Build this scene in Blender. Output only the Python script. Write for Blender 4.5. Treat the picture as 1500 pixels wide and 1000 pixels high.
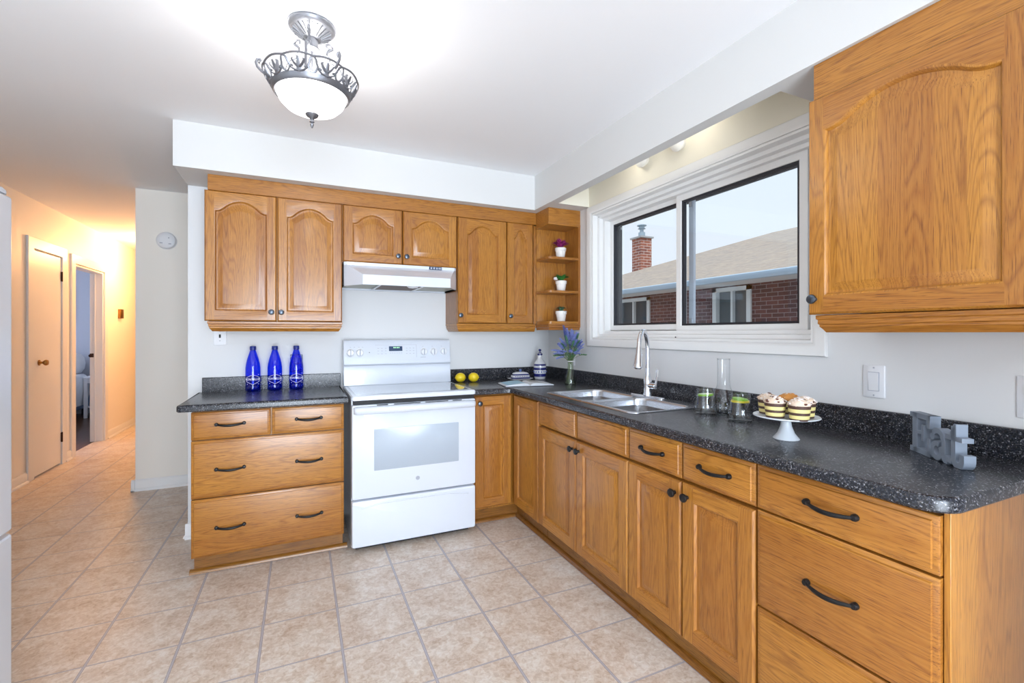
import bpy, bmesh, math, random
from mathutils import Vector, Matrix
random.seed(7)
for o in list(bpy.data.objects): bpy.data.objects.remove(o, do_unlink=True)
SC = bpy.context.scene
COL = SC.collection
PI = math.pi
R = math.radians

# ------------------------------------------------------------ camera
cd = bpy.data.cameras.new('camera'); cam = bpy.data.objects.new('camera', cd); COL.objects.link(cam)
cam.location = (-1.3741, -2.6235, 1.2861)
cam.rotation_euler = (R(90), 0, -0.4279)
cd.sensor_width = 36; cd.lens = 678.95/1500*36
cd.shift_y = -12.26/1500
cd.clip_start = .02; cd.clip_end = 200
SC.camera = cam
# ------------------------------------------------------------ exposure
SC.view_settings.view_transform = 'Standard'; SC.view_settings.look = 'None'
SC.view_settings.gamma = 1; SC.view_settings.use_curve_mapping = False
SC.view_settings.exposure = 0.12
# ------------------------------------------------------------ sky
w = bpy.data.worlds.new('sky'); SC.world = w; w.use_nodes = True
wn = w.node_tree.nodes; wl = w.node_tree.links
bg = wn['Background']; bg.inputs['Strength'].default_value = 1.0
tc = wn.new('ShaderNodeTexCoord'); sx = wn.new('ShaderNodeSeparateXYZ'); rp = wn.new('ShaderNodeValToRGB')
wl.new(tc.outputs['Generated'], sx.inputs[0]); wl.new(sx.outputs['Z'], rp.inputs[0]); wl.new(rp.outputs[0], bg.inputs['Color'])
rp.color_ramp.elements[0].position = 0; rp.color_ramp.elements[0].color = (.86, .93, 1.0, 1)
rp.color_ramp.elements[1].position = .6; rp.color_ramp.elements[1].color = (.74, .86, 1.0, 1)
# ------------------------------------------------------------ lights
def light(name, typ, loc, energy, color=(1, 1, 1), rot=(0, 0, 0), size=None, size_y=None, **k):
    d = bpy.data.lights.new(name, typ); o = bpy.data.objects.new(name, d); COL.objects.link(o)
    o.location = loc; o.rotation_euler = rot; d.energy = energy; d.color = color
    if size is not None:
        if typ == 'AREA':
            d.shape = 'RECTANGLE'; d.size = size; d.size_y = size_y or size
        elif typ == 'SUN': d.angle = size
        else: d.shadow_soft_size = size
    return o
def aim(o, d): o.rotation_euler = Vector(d).to_track_quat('-Z', 'Y').to_euler()
sun = light('sun', 'SUN', (3, -6, 9), 3.2, (1, .95, .86), size=.01); aim(sun, (.22, .52, -1))
back_fill = light('fill_rear', 'AREA', (-1.25, -4.95, 1.15), 225, (.80, .89, 1), size=1.9, size_y=2.0); aim(back_fill, (.02, 1, .32))  # fill lamp added at an unseen rear opening to brighten the kitchen
left_fill = light('fill_left', 'AREA', (-3.9, -2.6, 1.55), 9, (.84, .91, 1), size=1.9, size_y=1.3); aim(left_fill, (1, .1, .55))  # weak fill lamp added beyond an unseen opening on the left
bed_day = light('daylight_bedroom', 'AREA', (-6.2, 5.2, 1.5), 40, (.72, .80, 1), size=1.4, size_y=1.3); aim(bed_day, (1, .1, 0))

# ============================================================ mesh tools
class MB:
    def __init__(s): s.v = []; s.f = []; s.m = []
    def add(s, vs, fs, m=0):
        n = len(s.v); s.v += [tuple(p) for p in vs]; s.f += [tuple(i+n for i in f) for f in fs]; s.m += [m]*len(fs); return s
    def box(s, x0, x1, y0, y1, z0, z1, m=0):
        if x0 > x1: x0, x1 = x1, x0
        if y0 > y1: y0, y1 = y1, y0
        if z0 > z1: z0, z1 = z1, z0
        return s.add([(x0,y0,z0),(x1,y0,z0),(x1,y1,z0),(x0,y1,z0),(x0,y0,z1),(x1,y0,z1),(x1,y1,z1),(x0,y1,z1)],
                     [(0,3,2,1),(4,5,6,7),(0,1,5,4),(1,2,6,5),(2,3,7,6),(3,0,4,7)], m)
    def lathe(s, prof, c=(0,0,0), n=32, m=0, cap=True, ax='Z', a0=0., wob=None):
        vs = []; k = len(prof)
        for i in range(n):
            a = a0+2*PI*i/n
            for (r, h) in prof:
                rr = r*(wob(a, h) if wob else 1)
                p = (rr*math.cos(a), rr*math.sin(a), h)
                if ax == 'X': p = (p[2], p[0], p[1])
                elif ax == 'Y': p = (p[0], p[2], p[1])
                elif ax == '-X': p = (-p[2], p[0], p[1])
                elif ax == '-Y': p = (p[0], -p[2], p[1])
                vs.append((p[0]+c[0], p[1]+c[1], p[2]+c[2]))
        fs = [(i*k+j, ((i+1) % n)*k+j, ((i+1) % n)*k+j+1, i*k+j+1) for i in range(n) for j in range(k-1)]
        if cap:
            if prof[0][0] > 1e-5: fs.append(tuple(i*k for i in range(n))[::-1])
            if prof[-1][0] > 1e-5: fs.append(tuple(i*k+k-1 for i in range(n)))
        return s.add(vs, fs, m)
    def tube(s, pts, r, n=8, closed=False, m=0, flat=1.0):
        pts = [Vector(p) for p in pts]; N = len(pts); vs = []
        rr = r if callable(r) else (lambda t: r)
        up = None
        for i, p in enumerate(pts):
            if closed: t = (pts[(i+1) % N]-pts[i-1])
            else: t = pts[min(i+1, N-1)]-pts[max(i-1, 0)]
            t = t.normalized() if t.length > 1e-9 else Vector((0, 0, 1))
            if up is None:
                up = Vector((0, 0, 1)) if abs(t.z) < .9 else Vector((1, 0, 0))
            u = (up-t*up.dot(t)); u = u.normalized() if u.length > 1e-6 else t.orthogonal().normalized()
            up = u; v = t.cross(u)
            q = rr(i/max(1, N-1))
            for j in range(n):
                a = 2*PI*j/n
                vs.append(p+u*math.cos(a)*q*flat+v*math.sin(a)*q)
        M = N if closed else N-1
        fs = [(i*n+j, i*n+(j+1) % n, ((i+1) % N)*n+(j+1) % n, ((i+1) % N)*n+j) for i in range(M) for j in range(n)]
        if not closed: fs += [tuple(range(n))[::-1], tuple((N-1)*n+j for j in range(n))]
        return s.add(vs, fs, m)
    def sphere(s, c, r, n=16, k=10, m=0, sc=(1,1,1), noise=0):
        vs = []; 
        for i in range(1, k):
            b = PI*i/k
            for j in range(n):
                a = 2*PI*j/n; q = 1+noise*random.uniform(-1, 1)
                vs.append((c[0]+r*q*sc[0]*math.sin(b)*math.cos(a), c[1]+r*q*sc[1]*math.sin(b)*math.sin(a), c[2]+r*q*sc[2]*math.cos(b)))
        T = len(vs); vs.append((c[0], c[1], c[2]+r*sc[2])); vs.append((c[0], c[1], c[2]-r*sc[2]))
        fs = [(i*n+j, i*n+(j+1) % n, (i+1)*n+(j+1) % n, (i+1)*n+j) for i in range(k-2) for j in range(n)]
        fs += [(T, (j+1) % n, j) for j in range(n)]+[(T+1, (k-2)*n+j, (k-2)*n+(j+1) % n) for j in range(n)]
        return s.add(vs, fs, m)
    def rings(s, loops, m=0, cap0=False, cap1=False, closed=True):
        """loops: lists of equal length of 3D points"""
        N = len(loops[0]); vs = [p for L in loops for p in L]
        K = N if closed else N-1
        fs = [(i*N+j, i*N+(j+1) % N, (i+1)*N+(j+1) % N, (i+1)*N+j) for i in range(len(loops)-1) for j in range(K)]
        if cap0: fs.append(tuple(range(N))[::-1])
        if cap1: fs.append(tuple((len(loops)-1)*N+j for j in range(N)))
        return s.add(vs, fs, m)
    def prism(s, pts, d0, d1, fr, m=0):
        """2D outline extruded between depths d0,d1; fr(u,v,d) -> point"""
        return s.rings([[fr(u, v, d0) for u, v in pts], [fr(u, v, d1) for u, v in pts]], m, True, True)
    def xf(s, f): s.v = [tuple(f(*p)) for p in s.v]; return s
    def mesh(s, name, mats, angle=38, out=None):
        me = bpy.data.meshes.new(name); me.from_pydata(s.v, [], s.f)
        for mt in mats: me.materials.append(mt)
        me.polygons.foreach_set('material_index', s.m)
        bm = bmesh.new(); bm.from_mesh(me)
        bmesh.ops.remove_doubles(bm, verts=bm.verts, dist=1e-6)
        if out is None: bmesh.ops.recalc_face_normals(bm, faces=bm.faces)
        else:
            ctr = sum((v.co for v in bm.verts), Vector())/len(bm.verts); out = Vector(out)
            for f in bm.faces:
                f.normal_update(); k = f.normal.dot(out)
                if abs(k) < .05: k = f.normal.dot(f.calc_center_median()-ctr)
                if k < 0: f.normal_flip()
        bm.to_mesh(me); bm.free()
        me.polygons.foreach_set('use_smooth', [True]*len(me.polygons))
        me.set_sharp_from_angle(angle=R(angle)); me.update()
        return me
WL = {}   # world location of things and parts
def tag(o, label=None, cat=None, group=None, kind=None):
    if label: o['label'] = label
    if cat: o['category'] = cat
    if group: o['group'] = group
    if kind: o['kind'] = kind
    return o
def thing(name, label, cat, loc=(0,0,0), group=None, kind=None):
    o = bpy.data.objects.new(name, None); COL.objects.link(o); o.location = loc; o.empty_display_size = .05
    WL[o.name] = Vector(loc); return tag(o, label, cat, group, kind)
def part(name, mb, mats, parent=None, at=None, bevel=0, seg=2, label=None, angle=38, me=None, out=None):
    if not isinstance(mats, (list, tuple)): mats = [mats]
    if me is None: me = mb.mesh(name, mats, angle, out)
    o = bpy.data.objects.new(name, me); COL.objects.link(o)
    wloc = Vector(at) if at is not None else Vector((0, 0, 0))
    if parent is not None: o.parent = parent; o.location = wloc-WL[parent.name]
    else: o.location = wloc
    WL[o.name] = wloc
    if bevel:
        b = o.modifiers.new('bevel', 'BEVEL'); b.width = bevel; b.segments = seg; b.limit_method = 'ANGLE'; b.angle_limit = R(40)
    if label: o['label'] = label
    return o
def struct(name, mb, mats, parent=None, bevel=0):
    o = part(name, mb, mats, parent, bevel=bevel)
    if parent is None: o['kind'] = 'structure'
    return o
def single(name, mb, mats, label, cat, at=None, group=None, bevel=0, kind=None, angle=38):
    return tag(part(name, mb, mats, None, at=at, bevel=bevel, angle=angle), label, cat, group, kind)
def copy_tree(o, parent=None, loc=None, mats=None):
    c = o.copy(); COL.objects.link(c); c.parent = parent
    if loc is not None: c.location = loc
    for ch in [x for x in bpy.data.objects if x.parent == o]: copy_tree(ch, c)
    return c
def outline_rr(x0, x1, y0, y1, r, n=6):
    """rounded rect, r may be 4 radii (x0y0,x1y0,x1y1,x0y1)"""
    if not isinstance(r, (list, tuple)): r = [r]*4
    out = []
    for (cx, cy, q, a0) in ((x0+r[0], y0+r[0], r[0], 180), (x1-r[1], y0+r[1], r[1], 270), (x1-r[2], y1-r[2], r[2], 0), (x0+r[3], y1-r[3], r[3], 90)):
        if q <= 1e-6: out.append((cx, cy)); continue
        for i in range(n+1):
            a = R(a0+90*i/n); out.append((cx+q*math.cos(a), cy+q*math.sin(a)))
    return out
def offset(poly, d):
    """inward offset of a ccw polygon"""
    n = len(poly); out = []
    for i in range(n):
        p0 = Vector(poly[i-1]); p = Vector(poly[i]); p1 = Vector(poly[(i+1) % n])
        a = (p-p0); b = (p1-p); 
        a = a.normalized() if a.length > 1e-9 else b.normalized(); b = b.normalized() if b.length > 1e-9 else a
        na = Vector((-a.y, a.x)); nb = Vector((-b.y, b.x)); k = na+nb; k = k/max(.2, k.dot(na)) if k.length > 1e-6 else na
        out.append((p.x+k.x*d, p.y+k.y*d))
    return out

# ============================================================ materials
def newmat(name):
    m = bpy.data.materials.new(name); m.use_nodes = True; nt = m.node_tree
    return m, nt, nt.nodes, nt.links, nt.nodes['Principled BSDF']
def setp(p, **k):
    names = dict(base='Base Color', rough='Roughness', metal='Metallic', spec='Specular IOR Level', coat='Coat Weight', coatr='Coat Roughness',
                 ior='IOR', trans='Transmission Weight', alpha='Alpha', emi='Emission Color', emis='Emission Strength', sub='Subsurface Weight', sheen='Sheen Weight')
    for a, b in k.items():
        if a in ('base', 'emi') and len(b) == 3: b = (*b, 1)
        p.inputs[names[a]].default_value = b
def plain(name, base, rough=.5, **k):
    m, nt, N, L, p = newmat(name); setp(p, base=base, rough=rough, **k)
    return m
def mathn(N, L, op, a, b=None, c=None):
    n = N.new('ShaderNodeMath'); n.operation = op
    for i, v in enumerate((a, b, c)):
        if v is None: continue
        if isinstance(v, (int, float)): n.inputs[i].default_value = v
        else: L.new(v, n.inputs[i])
    return n.outputs[0]
def ramp(N, L, fac, stops, interp='LINEAR'):
    n = N.new('ShaderNodeValToRGB'); L.new(fac, n.inputs[0]); cr = n.color_ramp; cr.interpolation = interp
    while len(cr.elements) < len(stops): cr.elements.new(.5)
    for e, (p, c) in zip(cr.elements, stops):
        e.position = p; e.color = (*c, 1) if len(c) == 3 else c
    return n.outputs[0]
def mixc(N, L, fac, a, b, mode='MIX'):
    n = N.new('ShaderNodeMix'); n.data_type = 'RGBA'; n.blend_type = mode
    for i, v in ((0, fac), (6, a), (7, b)):
        if isinstance(v, (int, float)): n.inputs[i].default_value = v
        elif isinstance(v, tuple): n.inputs[i].default_value = (*v, 1) if len(v) == 3 else v
        else: L.new(v, n.inputs[i])
    return n.outputs[2]
def noise(N, L, vec, scale, detail=2, rough=.5, dist=0):
    n = N.new('ShaderNodeTexNoise'); n.inputs['Scale'].default_value = scale; n.inputs['Detail'].default_value = detail
    n.inputs['Roughness'].default_value = rough; n.inputs['Distortion'].default_value = dist
    if vec is not None: L.new(vec, n.inputs['Vector'])
    return n.outputs['Fac']
def coords(N, L, sc=(1,1,1), loc=(0,0,0)):
    t = N.new('ShaderNodeTexCoord'); mp = N.new('ShaderNodeMapping'); L.new(t.outputs['Object'], mp.inputs[0])
    mp.inputs['Scale'].default_value = sc; mp.inputs['Location'].default_value = loc
    return mp.outputs[0], t
def bump(N, L, p, h, strength=.2, dist=.001):
    b = N.new('ShaderNodeBump'); b.inputs['Strength'].default_value = strength; b.inputs['Distance'].default_value = dist
    L.new(h, b.inputs['Height']); L.new(b.outputs[0], p.inputs['Normal'])

OAK_L, OAK_M, OAK_D = (.45, .193, .031), (.325, .122, .015), (.12, .036, .005)
def oak(name, axis, board=.085, tone=1.0, rough=.30):
    m, nt, N, L, p = newmat(name)
    t = N.new('ShaderNodeTexCoord'); sep = N.new('ShaderNodeSeparateXYZ'); L.new(t.outputs['Object'], sep.inputs[0])
    X, Y, Z = sep.outputs
    if axis == 'Z': along = Z; cross = mathn(N, L, 'ADD', X, Y); depth = mathn(N, L, 'SUBTRACT', X, Y)
    elif axis == 'X': along = X; cross = Z; depth = Y
    else: along = Y; cross = Z; depth = X
    info = N.new('ShaderNodeObjectInfo'); rnd = info.outputs['Random']
    bi = mathn(N, L, 'FLOOR', mathn(N, L, 'DIVIDE', mathn(N, L, 'ADD', cross, mathn(N, L, 'MULTIPLY', rnd, .3)), board))
    wn_ = N.new('ShaderNodeTexWhiteNoise'); wn_.noise_dimensions = '2D'
    cb = N.new('ShaderNodeCombineXYZ'); L.new(bi, cb.inputs[0]); L.new(rnd, cb.inputs[1]); L.new(cb.outputs[0], wn_.inputs['Vector'])
    bv = wn_.outputs['Value']
    off = mathn(N, L, 'MULTIPLY', bv, 37.0)
    v1 = N.new('ShaderNodeCombineXYZ')
    L.new(mathn(N, L, 'ADD', cross, off), v1.inputs[0]); L.new(mathn(N, L, 'MULTIPLY', along, .085), v1.inputs[1]); L.new(mathn(N, L, 'MULTIPLY', depth, .35), v1.inputs[2])
    n1 = noise(N, L, v1.outputs[0], 9.0, 1.2, .4)
    ring = mathn(N, L, 'PINGPONG', mathn(N, L, 'MULTIPLY', n1, 15.0), .5)
    ring = mathn(N, L, 'MULTIPLY', ring, 2.0)
    v2 = N.new('ShaderNodeCombineXYZ')
    L.new(mathn(N, L, 'ADD', cross, off), v2.inputs[0]); L.new(mathn(N, L, 'MULTIPLY', along, .035), v2.inputs[1]); L.new(depth, v2.inputs[2])
    pores = noise(N, L, v2.outputs[0], 420, 2, .6)
    fine = noise(N, L, v2.outputs[0], 130, 2, .5)
    c1 = ramp(N, L, ring, [(0, OAK_M), (.40, OAK_L), (.74, OAK_L), (1, (.225, .078, .013))])
    c1 = mixc(N, L, .45, c1, ramp(N, L, fine, [(.3, OAK_M), (.7, OAK_L)]))
    pm = mathn(N, L, 'MULTIPLY', ramp(N, L, pores, [(.32, (1, 1, 1)), (.45, (0, 0, 0))]), .75)
    c2 = mixc(N, L, pm, c1, OAK_D)
    hs = N.new('ShaderNodeHueSaturation'); L.new(c2, hs.inputs['Color'])
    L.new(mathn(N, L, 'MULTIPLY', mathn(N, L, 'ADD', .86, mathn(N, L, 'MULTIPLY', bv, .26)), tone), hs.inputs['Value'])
    L.new(mathn(N, L, 'ADD', .494, mathn(N, L, 'MULTIPLY', bv, .008)), hs.inputs['Hue'])
    L.new(hs.outputs[0], p.inputs['Base Color'])
    setp(p, rough=rough, coat=.16, coatr=.15)
    bump(N, L, p, pores, .06, .0006)
    return m
M = {}
M['oakZ'] = oak('oak_vertical_grain', 'Z'); M['oakX'] = oak('oak_grain_across_x', 'X', .11); M['oakY'] = oak('oak_grain_across_y', 'Y', .11)
M['oakP'] = oak('oak_glued_panel', 'Z', .07)
M['oak_side'] = oak('oak_veneer_side', 'Z', .3)
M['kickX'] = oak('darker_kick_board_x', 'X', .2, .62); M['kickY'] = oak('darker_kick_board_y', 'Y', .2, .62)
def paint(name, col, r=.55, b=.05):
    m, nt, N, L, p = newmat(name); v, t = coords(N, L)
    n = noise(N, L, v, 140, 3, .6); setp(p, base=col, rough=r); bump(N, L, p, n, b, .001); return m
M['wall'] = paint('wall_paint', (.74, .745, .75)); M['cream'] = paint('cream_paint', (.90, .86, .79), .5)
M['ceil'] = paint('ceiling_paint', (.90, .905, .92), .8); M['trim'] = paint('white_trim_paint', (.82, .82, .82), .35, .02)
M['soffit'] = paint('soffit_paint', (.69, .69, .68), .6); M['recess'] = paint('recess_paint', (.86, .82, .70), .6)
M['bedwall'] = paint('bedroom_paint', (.44, .47, .55), .7)
M['black'] = plain('black_iron', (.008, .008, .009), .42, metal=.3); M['pewter'] = plain('pewter', (.10, .12, .15), .32, metal=.9)
M['brass'] = plain('aged_brass', (.30, .15, .04), .3, metal=1); M['bronze'] = plain('dark_hinge', (.05, .02, .012), .45, metal=.6)
M['enamel'] = plain('white_enamel', (.70, .745, .82), .18, coat=.4); M['enamel2'] = plain('white_plastic', (.80, .81, .84), .35)
M['fridge'] = plain('fridge_enamel', (.74, .78, .84), .25); M['gap'] = plain('dark_gap', (.006, .006, .008), .6)
M['glasstop'] = plain('ceramic_cooktop', (.50, .56, .62), .07, coat=1); M['ovenwin'] = plain('oven_window', (.44, .50, .57), .22)
M['display'] = plain('display', (.02, .05, .12), .2); M['digits'] = plain('digits', (.5, .9, .5), .3, emi=(.4, 1, .5), emis=.6)
M['grey'] = plain('grey_print', (.42, .44, .50), .5); M['chrome'] = plain('chrome', (.78, .80, .84), .07, metal=1)
M['steel'] = plain('stainless', (.62, .64, .68), .27, metal=1); M['silver'] = plain('antique_silver', (.20, .205, .225), .36, metal=.7)
M['hoodfilter'] = plain('hood_filter', (.10, .055, .04), .5, metal=.4); M['hoodunder'] = plain('hood_underside', (.42, .44, .38), .45)
M['gasket'] = plain('window_gasket', (.012, .014, .022), .4); M['alu'] = plain('aluminium', (.55, .62, .70), .4, metal=.3)
M['vinyl'] = plain('window_vinyl', (.84, .84, .83), .32)
M['pot'] = plain('white_ceramic', (.82, .80, .78), .35); M['soil'] = plain('soil', (.05, .03, .02), .9)
M['leafg'] = plain('leaf_green', (.06, .26, .05), .5); M['leafd'] = plain('leaf_grey_green', (.10, .20, .11), .5); M['leafp'] = plain('leaf_purple', (.22, .02, .12), .5)
M['leafw'] = plain('pale_flower', (.75, .70, .72), .6)
M['lav'] = plain('lavender_bloom', (.27, .32, .68), .7); M['lavd'] = plain('lavender_bloom_dark', (.11, .14, .42), .7); M['lavg'] = plain('lavender_leaf', (.09, .30, .10), .6); M['stem'] = plain('stem_green', (.16, .22, .10), .6)
M['cobalt'] = plain('cobalt_glaze', (.015, .02, .16), .2, coat=.5); M['glaze'] = plain('white_glaze', (.72, .72, .74), .2, coat=.4); M['midblue'] = plain('mid_blue_glaze', (.10, .16, .42), .25)
M['paper'] = plain('paper', (.74, .78, .82), .6); M['paperblue'] = plain('printed_sky', (.36, .62, .78), .5); M['cover'] = plain('book_cover', (.02, .02, .03), .5); M['paperpic'] = plain('printed_photo', (.42, .42, .40), .5)
M['signblue'] = plain('painted_blue_grey', (.23, .27, .33), .6); M['white_print'] = plain('white_print', (.85, .85, .9), .5)
M['frost'] = plain('frosted_ceramic', (.66, .70, .74), .25); M['limegreen'] = plain('lime_peel', (.26, .55, .03), .45); M['limeflesh'] = plain('lime_flesh', (.72, .86, .50), .4)
M['lemonpeel'] = plain('lemon_slice', (.86, .70, .02), .4); M['muffin'] = plain('muffin_crumb', (.70, .55, .42), .8); M['mufforange'] = plain('caramel_topping', (.62, .26, .05), .6); M['crumb'] = plain('white_topping', (.80, .72, .68), .8); M['choc'] = plain('chocolate', (.10, .025, .015), .5)
M['wrapbrown'] = plain('brown_wrapper', (.075, .035, .025), .6); M['wrapyel'] = plain('cream_wrapper', (.72, .62, .25), .6)
M['bedlinen'] = plain('bed_linen', (.62, .66, .72), .9); M['night'] = plain('nightstand_paint', (.70, .72, .78), .4); M['bedbase'] = plain('bed_base', (.18, .26, .42), .8); M['dark'] = plain('dark_picture', (.02, .025, .04), .5)
M['soffext'] = plain('exterior_soffit', (.62, .66, .70), .6); M['gutter'] = plain('gutter_blue', (.42, .56, .70), .45); M['extwhite'] = plain('exterior_white', (.70, .76, .80), .5)
M['curtain'] = plain('dark_curtain', (.045, .075, .10), .8); M['curtain2'] = plain('grey_curtain', (.11, .14, .16), .8); M['galv'] = plain('galvanised_flue', (.35, .45, .52), .4, metal=.5); M['conc'] = plain('concrete_cap', (.35, .38, .40), .8)
M['groundrefl'] = plain('reflector', (.46, .44, .41), .9); M['rubber'] = plain('toilet_black', (.01, .01, .01), .5)
M['teak'] = plain('chestnut', (.5, .2, .06), .4)
def lemonmat():
    m, nt, N, L, p = newmat('lemon_skin'); v, t = coords(N, L); n = noise(N, L, v, 260, 2, .5)
    setp(p, base=(.90, .66, .02), rough=.35); bump(N, L, p, n, .3, .001); return m
M['lemon'] = lemonmat()
def laminate():
    m, nt, N, L, p = newmat('speckled_laminate'); v, t = coords(N, L)
    vo = N.new('ShaderNodeTexVoronoi'); vo.inputs['Scale'].default_value = 330; L.new(v, vo.inputs['Vector'])
    sp = N.new('ShaderNodeSeparateColor'); L.new(vo.outputs['Color'], sp.inputs[0])
    c = ramp(N, L, sp.outputs[0], [(0, (.008, .009, .012)), (.45, (.018, .020, .026)), (.64, (.036, .038, .050)), (.80, (.095, .092, .098)), (.92, (.26, .26, .28)), (.975, (.07, .06, .052))], 'CONSTANT')
    n = noise(N, L, v, 60, 2, .5)
    c = mixc(N, L, ramp(N, L, n, [(.35, (0, 0, 0)), (.7, (.55, .55, .55))]), c, (.02, .021, .027))
    L.new(c, p.inputs['Base Color']); setp(p, rough=.27, spec=.5)
    n2 = noise(N, L, v, 500, 1, .5); bump(N, L, p, n2, .03, .0003)
    return m
M['lam'] = laminate()
def floor_mat():
    m, nt, N, L, p = newmat('vinyl_tile'); t = N.new('ShaderNodeTexCoord'); sep = N.new('ShaderNodeSeparateXYZ'); L.new(t.outputs['Object'], sep.inputs[0])
    S = .3048; SY = .3048*1.0272
    def cell(v, s):
        q = mathn(N, L, 'DIVIDE', v, s); f = mathn(N, L, 'FLOOR', mathn(N, L, 'ADD', q, .5)); d = mathn(N, L, 'MULTIPLY', mathn(N, L, 'ABSOLUTE', mathn(N, L, 'SUBTRACT', q, f)), s)
        return d, mathn(N, L, 'FLOOR', q)
    dx, ix = cell(sep.outputs[0], S); dy, iy = cell(sep.outputs[1], SY)
    d = mathn(N, L, 'MINIMUM', dx, mathn(N, L, 'MULTIPLY', dy, 1.5))
    gr = ramp(N, L, mathn(N, L, 'MULTIPLY', d, 100), [(0, (1, 1, 1)), (.46, (1, 1, 1)), (.56, (0, 0, 0))])
    edge = ramp(N, L, mathn(N, L, 'MULTIPLY', d, 100), [(0, (1, 1, 1)), (.10, (.0, 0, 0)), (.26, (0, 0, 0)), (.36, (1, 1, 1)), (.50, (1, 1, 1)), (.62, (0, 0, 0))])
    cb = N.new('ShaderNodeCombineXYZ'); L.new(ix, cb.inputs[0]); L.new(iy, cb.inputs[1])
    wnn = N.new('ShaderNodeTexWhiteNoise'); wnn.noise_dimensions = '2D'; L.new(cb.outputs[0], wnn.inputs['Vector'])
    va = N.new('ShaderNodeVectorMath'); va.operation = 'MULTIPLY_ADD'; L.new(wnn.outputs['Color'], va.inputs[0]); va.inputs[1].default_value = (9, 9, 9); L.new(t.outputs['Object'], va.inputs[2])
    n1 = noise(N, L, va.outputs[0], 7, 6, .62, .6); n2 = noise(N, L, va.outputs[0], 46, 5, .7, .8)
    c = ramp(N, L, n1, [(.32, (.47, .33, .23)), (.45, (.60, .475, .37)), (.56, (.69, .60, .51)), (.72, (.76, .71, .65))])
    c = mixc(N, L, .45, c, ramp(N, L, n2, [(.36, (.42, .30, .21)), (.50, (.67, .56, .46)), (.62, (.82, .78, .73))]))
    g = mixc(N, L, edge, (.52, .49, .52), (.25, .225, .24))
    c = mixc(N, L, gr, c, g)
    L.new(c, p.inputs['Base Color']); setp(p, rough=.33, spec=.45)
    h = mathn(N, L, 'SUBTRACT', mathn(N, L, 'MULTIPLY', n2, .4), gr); bump(N, L, p, h, .25, .0015)
    return m
M['floor'] = floor_mat()
def wood_floor():
    m, nt, N, L, p = newmat('dark_wood_floor'); v, t = coords(N, L, (12, 1.2, 1)); n = noise(N, L, v, 4, 4, .6)
    L.new(ramp(N, L, n, [(.3, (.035, .014, .006)), (.7, (.14, .06, .025))]), p.inputs['Base Color']); setp(p, rough=.3); return m
M['woodfloor'] = wood_floor()
def brickmat(name, c1, c2, mo, hand, sc=1.):
    m, nt, N, L, p = newmat(name); t = N.new('ShaderNodeTexCoord'); sep = N.new('ShaderNodeSeparateXYZ'); L.new(t.outputs['Object'], sep.inputs[0])
    cb = N.new('ShaderNodeCombineXYZ')
    L.new(mathn(N, L, 'ADD', sep.outputs[0], sep.outputs[1]), cb.inputs[0]); L.new(sep.outputs[2], cb.inputs[1])
    b = N.new('ShaderNodeTexBrick'); L.new(cb.outputs[0], b.inputs['Vector']); b.inputs['Scale'].default_value = 1
    b.inputs['Brick Width'].default_value = .235*sc; b.inputs['Row Height'].default_value = .078*sc; b.inputs['Mortar Size'].default_value = .006*sc
    b.inputs['Color1'].default_value = (*c1, 1); b.inputs['Color2'].default_value = (*c2, 1); b.inputs['Mortar'].default_value = (*mo, 1)
    L.new(b.outputs['Color'], p.inputs['Base Color']); setp(p, rough=.85); return m
M['brick'] = brickmat('house_brick', (.15, .060, .060), (.085, .040, .045), (.30, .25, .27), 0, .74)
M['chbrick'] = brickmat('chimney_brick', (.34, .12, .08), (.19, .07, .06), (.62, .56, .54), 0, .9)
def shingles():
    m, nt, N, L, p = newmat('roof_shingles'); t = N.new('ShaderNodeTexCoord'); sep = N.new('ShaderNodeSeparateXYZ'); L.new(t.outputs['Object'], sep.inputs[0])
    cb = N.new('ShaderNodeCombineXYZ'); L.new(sep.outputs[1], cb.inputs[0]); L.new(sep.outputs[0], cb.inputs[1])
    b = N.new('ShaderNodeTexBrick'); L.new(cb.outputs[0], b.inputs['Vector']); b.inputs['Scale'].default_value = 1
    b.inputs['Brick Width'].default_value = .33; b.inputs['Row Height'].default_value = .13; b.inputs['Mortar Size'].default_value = .006
    b.inputs['Color1'].default_value = (.40, .33, .25, 1); b.inputs['Color2'].default_value = (.31, .28, .25, 1); b.inputs['Mortar'].default_value = (.19, .17, .15, 1)
    v2, t2 = coords(N, L, (6, 1.2, 1)); n = noise(N, L, v2, 5, 5, .75)
    L.new(mixc(N, L, .65, b.outputs['Color'], ramp(N, L, n, [(.34, (.17, .165, .17)), (.5, (.34, .30, .27)), (.66, (.50, .43, .34))])), p.inputs['Base Color']); setp(p, rough=.9); return m
M['roof'] = shingles()
def thin_glass(name, tint=(1, 1, 1), refl=.10, rough=0.0, edge=0.0, edgecol=(.5, .5, .5), maxr=.6):
    m, nt, N, L, p = newmat(name); N.remove(p); out = N['Material Output']
    tr = N.new('ShaderNodeBsdfTransparent'); gl = N.new('ShaderNodeBsdfGlossy'); gl.inputs['Roughness'].default_value = rough
    lw = N.new('ShaderNodeLayerWeight'); lw.inputs['Blend'].default_value = .5
    f = mathn(N, L, 'POWER', lw.outputs['Facing'], 3.0)
    if edge > 0: L.new(mixc(N, L, mathn(N, L, 'MULTIPLY', f, edge), tint, edgecol), tr.inputs['Color'])
    else: tr.inputs['Color'].default_value = (*tint, 1)
    mx = N.new('ShaderNodeMixShader'); L.new(mathn(N, L, 'ADD', refl, mathn(N, L, 'MULTIPLY', f, maxr-refl)), mx.inputs[0])
    L.new(tr.outputs[0], mx.inputs[1]); L.new(gl.outputs[0], mx.inputs[2]); L.new(mx.outputs[0], out.inputs['Surface']); return m
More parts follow.
